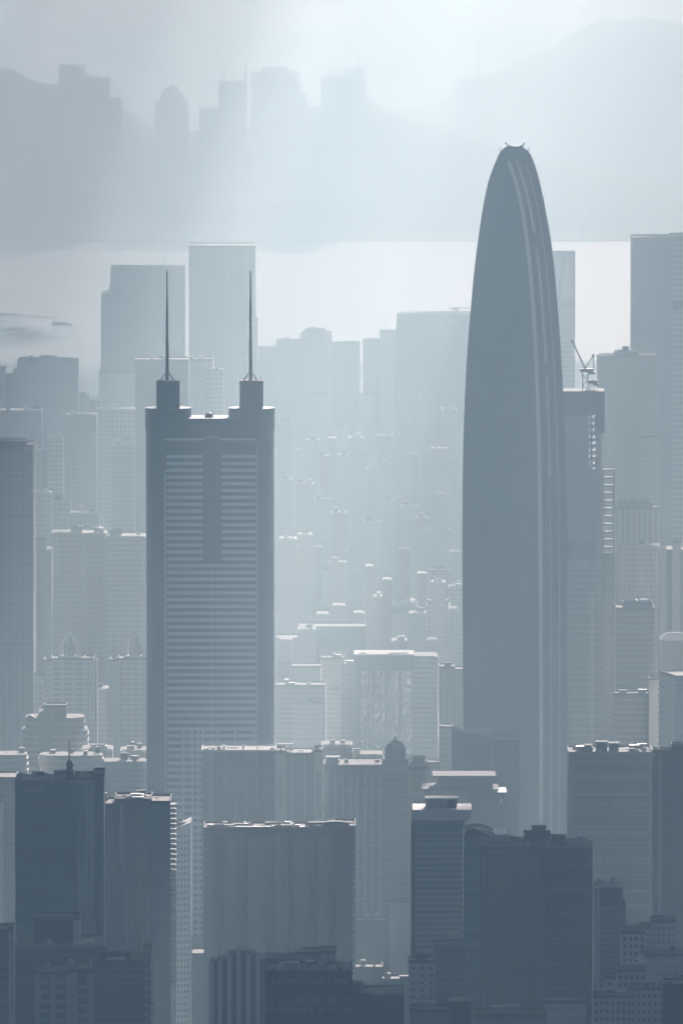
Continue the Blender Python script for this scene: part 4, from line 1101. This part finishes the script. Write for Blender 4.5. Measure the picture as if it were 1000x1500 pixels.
MB().box(X(442), X(468), 2.5, 3.1, Z(1403), Z(1400.5)).build('parapet', WHITE, t)
MB().loft([[(X(375),0,Z(1408)),(X(402),0,Z(1400)),(X(402),6,Z(1400)),(X(375),6,Z(1408))],[(X(375),0,Z(1407)),(X(402),0,Z(1399)),(X(402),6,Z(1399)),(X(375),6,Z(1407))]]).build('roof_lid', ROOFW, t)
# near black block
D = 3200
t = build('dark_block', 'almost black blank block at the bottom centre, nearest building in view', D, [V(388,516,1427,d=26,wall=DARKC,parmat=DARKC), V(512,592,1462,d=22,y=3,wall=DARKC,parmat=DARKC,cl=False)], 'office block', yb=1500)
X = lambda px: lx(t, px); Z = lambda r: zrow(r, D)
MB().box(X(517), X(532), 5, 9, Z(1461), Z(1441)).build('stair_head', SILV, t)
for a_ in (519, 524): MB().box(X(a_), X(a_+2.5), 4.8, 5.1, Z(1460), Z(1445)).build('slot', DARKC, t)
MB().loft([[(X(534),4,Z(1461)),(X(590),-4,Z(1459)),(X(590),12,Z(1459)),(X(534),18,Z(1461))],[(X(534),4,Z(1459)),(X(592),-4,Z(1452)),(X(592),12,Z(1450)),(X(534),18,Z(1457))]]).build('slanted_roof', CONC, t)
MB().box(X(563), X(592), -4.5, 3, 0, Z(1455)).build('wing', DARKC, t)
for a_, b_ in ((396,404),(412,414),(431,434)): MB().box(X(a_), X(b_), 3, 6, Z(1427)+.3, Z(1420)).build('roof_unit', CONC, t)
MB().loft([[(X(391),2,Z(1426)),(X(396),2,Z(1426)),(X(396),3,Z(1426)),(X(391),3,Z(1426))],[(X(396),2,Z(1419)),(X(398),2,Z(1419)),(X(398),3,Z(1419)),(X(396),3,Z(1419))]]).build('vent_hood', WHITE, t)

# --- foreground, centre right
D = 5000
t = build('wedge_glass_building', 'teal glass building with a sharp wedge roof corner in front of the bullet tower', D, [V(686,722,1075,d=26,y=5,wall=TEAL,cl=False,par=False), V(720,762,1089,d=26,y=6,wall=TEAL,cl=False)], 'office block', yb=1250, clutter=False)
X = lambda px: lx(t, px); Z = lambda r: zrow(r, D)
MB().prism([(X(661),-4),(X(688),4),(X(688),24),(X(661),18)], 0, Z(1076), [(X(661),-4,Z(1067)),(X(688),4,Z(1078)),(X(688),24,Z(1078)),(X(661),18,Z(1067))]).build('wedge', TEAL, t)
MB().loft([[(X(684),4,Z(1074)),(X(719),4,Z(1080)),(X(719),4.6,Z(1080)),(X(684),4.6,Z(1074))],[(X(684),4,Z(1072)),(X(719),4,Z(1077)),(X(719),4.6,Z(1077)),(X(684),4.6,Z(1072))]]).build('roof_frame', SILV, t)
for i in range(8):
    MB().box(X(687+i*4.4), X(687.8+i*4.4), 3.6, 4.4, Z(1088), Z(1074+i*.6)).build('frame_post', SILV, t)
for i in range(16):
    MB().box(X(722+i*2.6), X(722.5+i*2.6), 5.6, 6.1, 4, Z(1090)).build('mullion', CONC, t)
MB().box(X(760.6), X(762.2), 5.2, 6.4, 4, Z(1089)).build('fin', SILV, t)
MB().box(X(718), X(719.6), 4.2, 5.2, 4, Z(1078)).build('fin', SILV, t)
for a_, r_ in ((755.5,1133),(751,1144),(756.5,1154),(752,1215)): MB().box(X(a_), X(a_+1.6), 5.2, 6, Z(r_+2.5), Z(r_)).build('open_window', WHITE, t)
D = 4750
t = build('flat_eaved_building', 'dark building with wide flat eaves stacked in layers before the wedge glass building', D, [V(640,722,1139,d=24,wall=TEAL,zb=0,cl=False,par=False,piers=(8,.6,.3,CONC)), V(622,684,1156,d=22,y=-4,wall=CONC,cl=False,par=False), V(684,742,1160,d=24,y=-2,wall=TEAL,cl=False,par=False,piers=(12,.4,.4,CONC))], 'office block', yb=1250, clutter=False)
X = lambda px: lx(t, px); Z = lambda r: zrow(r, D)
for a_, b_, r_, y_ in ((633,726,1136,-1.5),(617,682,1153.5,-6),(684,730,1155,-3.5)):
    MB().box(X(a_), X(b_), y_, 22, Z(r_+2.4), Z(r_)).build('eaves', DARKC, t)
for a_ in (643, 648, 652, 704, 720): MB().box(X(a_), X(a_+1), -1, -.3, Z(1151), Z(1140)).build('column', PALE, t)
for a_ in range(640, 724, 6): MB().box(X(a_), X(a_)+.3, -.9, -.3, Z(1152), Z(1139)).build('rail_post', CONC, t)
for a_, r_ in ((633,1160),(733,1174)): MB().lathe([(.9,0),(.9,1.6),(.2,2)], seg=8).build('flood_lamp', WHITE, t, (X(a_), -5, Z(r_)))
D = 4350
t = build('banded_office', 'banded office tower with a deep pale slab cornice, narrowing downwards', D, [V(608,680,1198,d=24,wall=TEAL,cl=False,par=False)], 'office block', yb=1450, clutter=False)
X = lambda px: lx(t, px); Z = lambda r: zrow(r, D)
MB().loft([[(X(602),-2.5,Z(1201)),(X(688),-2.5,Z(1201)),(X(688),26,Z(1201)),(X(602),26,Z(1201))],[(X(604),-1,Z(1186)),(X(691),-1,Z(1186)),(X(691),26,Z(1186)),(X(604),26,Z(1186))]]).build('slab_cornice', mat('pale_cornice', (.6,.6,.62), rough=.7), t)
MB().box(X(623), X(655), 4, 14, Z(1186), Z(1172)).box(X(622), X(672), 3.6, 15, Z(1172), Z(1170.6)).build('penthouse', PALE, t)
MB().box(X(655), X(669), 6, 14, Z(1186), Z(1174)).build('plant_room', TEAL, t)
for i in range(3): MB().box(X(632+i*3), X(633.3+i*3), 3.7, 4.1, Z(1184), Z(1176)).build('slot_window', WHITE, t)
for i in range(27):
    z0 = Z(1221 + i*8.6); xr = 680 - min(i, 12)*.55
    MB().box(X(608), X(xr), -1.0, .2, z0, z0 + .85).build('sun_shade', SILV, t)
MB().box(X(602), X(608), -1, 24, 0, Z(1200)).build('side_wall', DARKC, t)
MB().box(X(634), X(635), -1.4, -.9, 4, Z(1215)).build('mullion', CONC, t)
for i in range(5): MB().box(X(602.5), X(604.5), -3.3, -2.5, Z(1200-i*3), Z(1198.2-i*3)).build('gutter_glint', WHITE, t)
D = 4100
t = build('arched_roof_office', 'dark office under a curved roof with a bright sunlit arch end', D, [V(679,742,1222,d=24,wall=BLUE,cl=False,par=False,bands=(3.4,.7,.3,TEAL)), V(634,682,1386,d=20,y=-4,wall=DARKC,cl=False,bands=(3.4,.7,.25,TEAL))], 'office block', yb=1480, clutter=False)
X = lambda px: lx(t, px); Z = lambda r: zrow(r, D)
arcp = [(680,1219),(688,1215),(696,1214),(705,1215),(714,1218),(722,1221.5),(730,1226),(737,1231)]
MB().loft([[(X(a_), y_, Z(r_)) for a_, r_ in arcp] + [(X(737), y_, Z(1236)), (X(680), y_, Z(1236))] for y_ in (0, 22)]).build('arched_roof', DARKC, t)
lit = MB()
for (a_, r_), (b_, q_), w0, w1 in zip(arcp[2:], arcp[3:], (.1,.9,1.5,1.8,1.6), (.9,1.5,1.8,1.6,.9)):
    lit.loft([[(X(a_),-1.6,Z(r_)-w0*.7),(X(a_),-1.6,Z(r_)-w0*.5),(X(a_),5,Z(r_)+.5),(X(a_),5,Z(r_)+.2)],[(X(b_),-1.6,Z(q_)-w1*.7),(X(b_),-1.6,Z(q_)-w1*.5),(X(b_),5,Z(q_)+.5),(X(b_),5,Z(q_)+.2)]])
lit.build('lit_arch_edge', WHITE, t)  # white crescent put in for the sunlit rim of the arch
D = 3900
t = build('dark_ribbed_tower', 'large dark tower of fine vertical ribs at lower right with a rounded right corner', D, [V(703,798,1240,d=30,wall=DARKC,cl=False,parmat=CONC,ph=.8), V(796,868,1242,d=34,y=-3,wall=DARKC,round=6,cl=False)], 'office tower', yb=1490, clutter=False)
X = lambda px: lx(t, px); Z = lambda r: zrow(r, D)
MB().box(X(705), X(796), -.5, .2, Z(1249), Z(1246.5)).build('cornice', CONC, t)
for i in range(24):
    w_ = .34 if i % 4 else .6
    MB().box(X(706+i*3.9), X(706+i*3.9)+w_, -.8, .1, 0, Z(1250)).build('rib', TAN if i % 4 else CONC, t)
for i in range(18):
    MB().box(X(704.5), X(797), -.35, .05, Z(1262+i*14.2), Z(1262+i*14.2)+.4).build('floor_line', CONC, t)
for i in range(14):
    MB().box(X(804+i*4.2), X(804+i*4.2)+.25, -3.4, -2.9, 0, Z(1246)).build('rib', mat('dull_rib', (.14,.14,.15)), t)
for a_, b_, r_, y_ in ((768,806,1223,8),(808,828,1228,6),(780,800,1218,14),(830,842,1237,6),(846,860,1239,7),(712,740,1235,9),(742,764,1236,12)):
    MB().box(X(a_), X(b_), y_, y_+6, Z(1240)+.3, Z(r_)).box(X(a_)-.3, X(b_)+.3, y_-.3, y_+6.3, Z(r_), Z(r_)+.4).build('roof_housing', DARKC if r_ < 1232 else CONC, t)
for i in range(5): MB().box(X(831+i*4), X(833+i*4), .5, 1.2, Z(1240)+.3, Z(1238)).build('roof_lamp', SILV, t)
build('low_annex', 'low light podium block at the foot of the dark ribbed tower', 3700, [V(799,857,1470,d=16,wall=PALE,bands=(5,1.0,.5,WHITE),cl=False)], 'annex', yb=1500)

# --- foreground right
D = 4600
t = build('glass_grid_office', 'large teal glass office with thin white horizontal lines on the right', D, [V(832,955,1105,d=32,wall=TEAL,parmat=CONC,cl=True)], 'office block', yb=1400)
X = lambda px: lx(t, px); Z = lambda r: zrow(r, D)
for i in range(11):
    MB().box(X(833), X(952), -.7, .1, Z(1117+i*23.6), Z(1117+i*23.6)+.55).build('white_line', SILV, t)
for i in range(22):
    a_ = 846 + i*4.9
    MB().box(X(a_), X(a_)+.16, -.35, .05, 4, Z(1112)).build('mullion', CONC, t)
MB().box(X(832), X(841), -.45, .2, 4, Z(1110)).build('corner_bay', CONC, t)
for i in range(34): MB().box(X(833), X(840.5), -.75, -.4, Z(1116+i*8.2), Z(1113+i*8.2)).build('bay_window', TEAL, t)
MB().box(X(950.5), X(955), -.9, .2, 4, Z(1108)).build('corner_bay', CONC, t)
for a_, b_, r_ in ((873,889,1090),(892,906,1092),(848,868,1099),(857,866,1095)): MB().box(X(a_), X(b_), 6, 14, Z(1105)+.3, Z(r_)).box(X(a_)-.4, X(b_)+.4, 5.6, 14.4, Z(r_), Z(r_)+.5).build('plant_room', DARKC, t)
MB().loft([[(X(915),3,Z(1099)),(X(926),3,Z(1098.6)),(X(936),3,Z(1101)),(X(936),12,Z(1101)),(X(926),12,Z(1098.6)),(X(915),12,Z(1099))],[(X(915),3,Z(1098.2)),(X(926),3,Z(1097.2)),(X(937),3,Z(1100)),(X(937),12,Z(1100)),(X(926),12,Z(1097.2)),(X(915),12,Z(1098.2))]]).build('white_canopy', ROOFW, t)
D = 4520
t = build('gridded_stone_block', 'dull mauve block with a fine window grid at the right edge', D, [V(957,1040,1110,d=28,wall=mat('mauve_stone', (.20,.18,.21), streak=1),cl=False,wins=(3.5,1.6,18,.5,GLASS)), V(956,986,1104,d=12,y=8,wall=DARKC,zb=100,cl=False), V(984,1040,1097,d=12,y=10,wall=DARKC,zb=100,cl=False), V(963,968,1112,d=8,y=-1.5,wall=SILV,cl=False,par=False)], 'office block', yb=1400)
D = 3900
t = build('banded_apartment_block', 'small banded block with a sunlit ribbed left corner, right of the dark ribbed tower', D, [V(871,911,1300,d=18,wall=BLUE,roof=ROOFW,ph=.5,parmat=WHITE,cl=False), V(910,916,1330,d=14,y=2,wall=TEAL,cl=False)], 'apartment block', yb=1500, clutter=False)
X = lambda px: lx(t, px); Z = lambda r: zrow(r, D)
for i in range(21): MB().box(X(878), X(914 if i > 1 else 910), -.9, .2, Z(1331+i*8.6), Z(1327.2+i*8.6)).build('balcony', CONC, t)
MB().box(X(870.5), X(877.5), -1.0, 4, 0, Z(1298)).build('corner_tower', PALE, t)
for i in range(40): MB().prism([(X(870), -1.2), (X(874), -2.4), (X(878), -1.2), (X(878), 1), (X(870), 1)], Z(1303+i*5), Z(1300.4+i*5)).build('corner_balcony', WHITE, t)
MB().box(X(872), X(908), 1.5, 14, Z(1300)+.35, Z(1297.5)).build('white_roof_deck', ROOFW, t)
D = 3700
G5 = 'light residential blocks at the lower right'
build('residential_block', 'light hillside flats, tallest of the lower right cluster', 3800, [V(953,990,1352,d=14,wall=WHITE,wins=(3.0,1.3,5,.5,CONC)), V(936,956,1362,d=14,y=2,wall=WHITE,wins=(3.0,1.3,4,.5,CONC))], 'apartment block', G5, yb=1500, rot=0)
build('residential_block', 'grey flats with square window columns left in the lower right cluster', 3680, [V(910,944,1368,d=16,wall=WHITE,wins=(3.0,1.4,4,.45,GLASS))], 'apartment block', G5, yb=1500)
build('residential_block', 'flats with slanting balcony lines in the middle of the lower right cluster', 3620, [V(936,1020,1398,d=14,wall=PALE,bands=(3.0,1.1,.8,PALE))], 'apartment block', G5, yb=1500, rot=-10)
build('residential_block', 'low cream flats with paired windows in front of the lower right cluster', 3560, [V(903,946,1424,d=12,wall=PALE,wins=(3.0,1.4,5,.5,GLASS))], 'apartment block', G5, yb=1500)
build('residential_block', 'pale cube of flats under the small banded block', 3600, [V(884,912,1434,d=10,wall=WHITE,wins=(3.0,1.4,2,.4,GLASS))], 'apartment block', G5, yb=1500)
build('residential_block', 'shaded low flats along the bottom edge right of the podium block', 3450, [V(868,925,1462,d=12,wall=PALE,wins=(3.0,1.4,7,.5,GLASS)), V(922,972,1452,d=12,y=2,wall=PALE,wins=(3.0,1.4,6,.5,GLASS))], 'apartment block', G5, yb=1500)
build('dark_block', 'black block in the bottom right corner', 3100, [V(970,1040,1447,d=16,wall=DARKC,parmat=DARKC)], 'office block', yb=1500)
# low things in the street gap, bottom centre
D = 3950
t = build('low_block', 'lone light topped low block in the dark gap left of the banded office', 4700, [V(566,603,1328,d=14,wall=CONC,cl=False), V(570,601,1322,d=10,y=-2,wall=PALE,zb=20,cl=False)], 'office block', yb=1420)
build('apartment_block', 'pale narrow flats below the banded office', 3900, [V(598,638,1411,d=14,wall=PALE,wins=(3.1,1.4,3,.35,GLASS)), V(604,632,1404,d=8,y=3,wall=PALE,zb=40)], 'apartment block', yb=1500)
build('office_block', 'small dark drum roofed block at the bottom right of centre', 3400, [V(656,692,1468,d=14,wall=DARKC,round=4,cl=False), V(600,660,1484,d=14,y=2,wall=CONC)], 'office block', yb=1500)
build('office_block', 'low flat roofs beneath the dark ribbed tower', 3350, [V(692,800,1490,d=16,wall=CONC)], 'office block', yb=1500)
build('office_block', 'shadowed mid-rise in the dark gap right of the wide rounded bay block', 4900, [V(520,570,1352,d=20,wall=TEAL,piers=(5,.4,.3,CONC)), V(566,606,1376,d=18,y=-3,wall=TEAL)], 'office block', yb=1460)
build('office_block', 'lower shadowed roofs in the bottom centre gap', 4400, [V(516,560,1420,d=18,wall=BLUE), V(556,604,1436,d=18,y=-4,wall=TEAL)], 'office block', yb=1480)
build('office_block', 'shadowed block behind the white punched window tower foot', 4450, [V(226,300,1400,d=24,wall=TEAL,bands=(3.6,.6,.3,BLUE)), V(222,262,1446,d=18,y=-6,wall=BLUE)], 'office block', yb=1500)

def facade_rows(key, D, a_, b_, r0, r1, y, step, h, n, mats, seed, skip=.12, nm='window_row'):
    # rows of separate panes with gaps, standing just proud of a near wall
    t = [o for o in bpy.data.objects if o.parent is None and 'label' in o and o['label'].startswith(key)][0]
    r = random.Random(seed); xa, xb = lx(t, a_), lx(t, b_); W = (xb - xa) / n
    row = r0; k = 0
    while row < r1 and k < 70:
        z = zrow(row, D); m = MB()
        for i in range(n):
            if r.random() < skip: continue
            w = W * r.uniform(.5, .74)
            m.box(xa + W*(i+.5) - w/2, xa + W*(i+.5) + w/2, y - .1, y + .1, z - h * r.choice((1, 1, .7)), z)
        if m.v: m.build(nm, mats[k % len(mats)] if r.random() > .15 else r.choice(mats), t)
        row += step; k += 1
facade_rows('almost black blank block', 3200, 392, 512, 1434, 1500, 0, 14, 1.7, 26, (CONC, GLASS, BLUE), 1, .25)
facade_rows('wide bay windowed block', 5080, 563, 595, 1131, 1330, -5, 8.4, 1.5, 6, (TEAL, GLASS), 2, .1)
facade_rows('wide dark block with shallow rounded', 4350, 299, 491, 1230, 1450, -2.75, 10, .35, 60, (CONC, CURV), 3, .3, 'sill_line')
facade_rows('dark block with a square plant room', 3600, 24, 146, 1396, 1500, 0, 12.5, 1.6, 24, (CONC, TEAL, GLASS), 4, .2)
facade_rows('large dark tower of fine vertical ribs', 3900, 800, 862, 1252, 1490, -3, 12, 1.5, 15, (TEAL, CONC, GLASS), 5, .3)
facade_rows('large teal glass office', 4600, 843, 950, 1112, 1400, 0, 10.6, 2.1, 34, (BLUE, GLASS, SILV, TEAL), 6, .35, 'glass_row')
facade_rows('office with light vertical fins', 4700, 312, 402, 1106, 1220, 0, 9.7, 2.2, 26, (BLUE, GLASS, CONC), 7, .35, 'glass_row')
facade_rows('dark blank glass monolith', 3950, 24, 109, 1160, 1400, 0, 11.5, 2.6, 20, (BLUE, GLASS, TEAL), 8, .2, 'glass_row')
facade_rows('bluish glass tower with wavering', 4200, 222, 247, 1182, 1500, -3, 11, 2.2, 7, (BLUE, TEAL, CONC), 9, .2, 'glass_row')
facade_rows('dark office under a curved roof', 4100, 682, 703, 1240, 1480, 0, 10, 1.5, 5, (CONC, GLASS), 10, .2)
ROOFS = {
 'dark blank glass monolith': (3950, 24, 150, 1146, 0, 22, 12), 'bluish glass tower with wavering': (4200, 141, 248, 1173, -2, 24, 18),
 'dark block with a square plant room': (3600, 24, 146, 1389, 0, 30, 12), 'grid fronted office block': (3450, 54, 210, 1424, 0, 18, 18),
 'office with light vertical fins': (4700, 298, 402, 1101, 3, 22, 10), 'narrow office with a glass centre': (4850, 406, 470, 1103, 2, 20, 6),
 'wide dark block with shallow rounded': (4350, 300, 518, 1216, 0, 22, 26), 'almost black blank block': (3200, 390, 514, 1427, 0, 20, 16),
 'large dark tower of fine vertical ribs': (3900, 706, 864, 1240, 0, 24, 24), 'large teal glass office': (4600, 836, 952, 1105, 0, 26, 16),
 'dull mauve block': (4520, 958, 1000, 1110, 0, 22, 6), 'small banded block with a sunlit': (3900, 872, 908, 1300, 1, 12, 6),
 'wide bay windowed block': (5080, 476, 560, 1121, 2, 22, 10), 'roof terrace with a slatted': (3650, 390, 438, 1409, 0, 16, 8),
 'black block in the bottom right': (3100, 972, 1000, 1447, 0, 12, 6), 'banded office tower with a deep': (4350, 608, 684, 1186, 6, 20, 6),
}
for o in [o for o in bpy.data.objects if o.parent is None and 'label' in o]:
    for key, (D_, a_, b_, tp_, y0_, y1_, n_) in ROOFS.items():
        if o['label'].startswith(key): rooftop(o, D_, a_, b_, tp_, y0_, y1_, n_, n_ + int(a_))

# --- clouds: unseen bank and added puffs, shaped to shade parts of haze and city
CLOUDM = mat('shade_cloud_white', (.9,.9,.9), rough=1, var=.03)
def shade_cloud(px_, py_, pz_, lx_, ly_, lz_, seed, n=40):
    rc = random.Random(seed)
    bm = bmesh.new()
    for i in range(n):
        u, v_ = rc.uniform(-1, 1), rc.uniform(-1, 1)
        if u*u + v_*v_ > 1.15: continue
        e = max(.25, 1 - .55*(u*u + v_*v_))
        r = rc.uniform(.22, .4)
        bmesh.ops.create_icosphere(bm, subdivisions=2, radius=1, matrix=Matrix.Translation((u*lx_, v_*ly_, rc.uniform(-.2,.5)*lz_*e)) @ Matrix.Diagonal((lx_*r*1.2, ly_*r*1.2, lz_*e*rc.uniform(.5,.9), 1)))
    for v in bm.verts:
        v.co += v.co.normalized() * 60 * noise.noise(v.co * .006)
    me = bpy.data.meshes.new('shade_cloud'); bm.to_mesh(me); bm.free()
    me.materials.append(CLOUDM)
    for p in me.polygons: p.use_smooth = True
    o = link('shade_cloud', me, None, (px_, py_, pz_))
    o['kind'] = 'structure'
    return o
def shade(xs, ys, lx_, ly_, seed, n=60, zc=1750, z=250):
    # the cloud that stands sunward of this patch of city
    k = (zc - z) / math.tan(R(SUN_EL))
    return shade_cloud(xs + k*math.sin(R(SUN_AZ)), ys + k*math.cos(R(SUN_AZ)), zc, lx_, ly_, 160, seed, n)
shade(-200, 0, 2300, 1500, 1, 130)
shade(-100, 2150, 2000, 1150, 2, 150)
def puffs(x0, x1, y0, y1, r, seed, cover=1.0, holes=(), zc=1750, z=250):
    # unseen puffs added to dim the air below; holes are (x, y, radius) gaps the sun comes through
    rc = random.Random(seed)
    k = (zc - z) / math.tan(R(SUN_EL))
    ox, oy = k*math.sin(R(SUN_AZ)), k*math.cos(R(SUN_AZ))
    bm = bmesh.new()
    nx, ny = int((x1-x0)/(r*1.05))+1, int((y1-y0)/(r*1.05))+1
    for i in range(nx):
        for j in range(ny):
            x = x0 + i*r*1.05 + rc.uniform(-.3,.3)*r; y = y0 + j*r*1.05 + rc.uniform(-.3,.3)*r
            q = r*rc.uniform(.75, 1.15)
            if rc.random() > cover: continue
            if any(math.hypot(x-hx, y-hy) < hr + q*.55 for hx, hy, hr in holes): continue
            bmesh.ops.create_icosphere(bm, subdivisions=2, radius=1, matrix=Matrix.Translation((x-(x0+x1)/2, y-(y0+y1)/2, rc.uniform(-25,25))) @ Matrix.Diagonal((q, q, q*.45, 1)))
    for v in bm.verts:
        v.co += v.co.normalized() * r*.2 * noise.noise(v.co * (1.2/r))
    me = bpy.data.meshes.new('shade_cloud'); bm.to_mesh(me); bm.free()
    me.materials.append(CLOUDM)
    for p in me.polygons: p.use_smooth = True
    o = link('shade_cloud', me, None, ((x0+x1)/2 + ox, (y0+y1)/2 + oy, zc)); o['kind'] = 'structure'
HOLE = (-45, 4430, 60)
puffs(-1100, 1100, 2900, 4580, 110, 7, 1.0, (HOLE, (-28, 4540, 60), (-12, 4640, 60), (-85, 4390, 50), (-110, 4500, 60)))
puffs(-600, -130, 4580, 4800, 80, 13, .9)
puffs(220, 450, 4450, 5300, 90, 8, .2)
puffs(480, 900, 4400, 9000, 150, 9, .3)
puffs(-600, -230, 4700, 5600, 80, 10, .35)
puffs(-800, -420, 5600, 8800, 110, 11, .36)
puffs(-1300, -250, 8000, 12000, 170, 12, .4)
puffs(-250, 1200, 9000, 10800, 60, 14, .42)
puffs(-1500, 3000, 17000, 23500, 210, 15, .6)
puffs(-360, -150, 5800, 9400, 36, 19, .4)
puffs(-150, 165, 7200, 9600, 34, 20, .42)
puffs(105, 240, 5100, 5450, 70, 16, .4)
puffs(170, 420, 5900, 9000, 45, 17, .2)


# ------------------------------------------------------------------ the haze itself
hz = MB().box(-45000, 45000, -6000, 58000, -9, 676).build('haze', haze_mat)
tag(hz, kind='stuff')
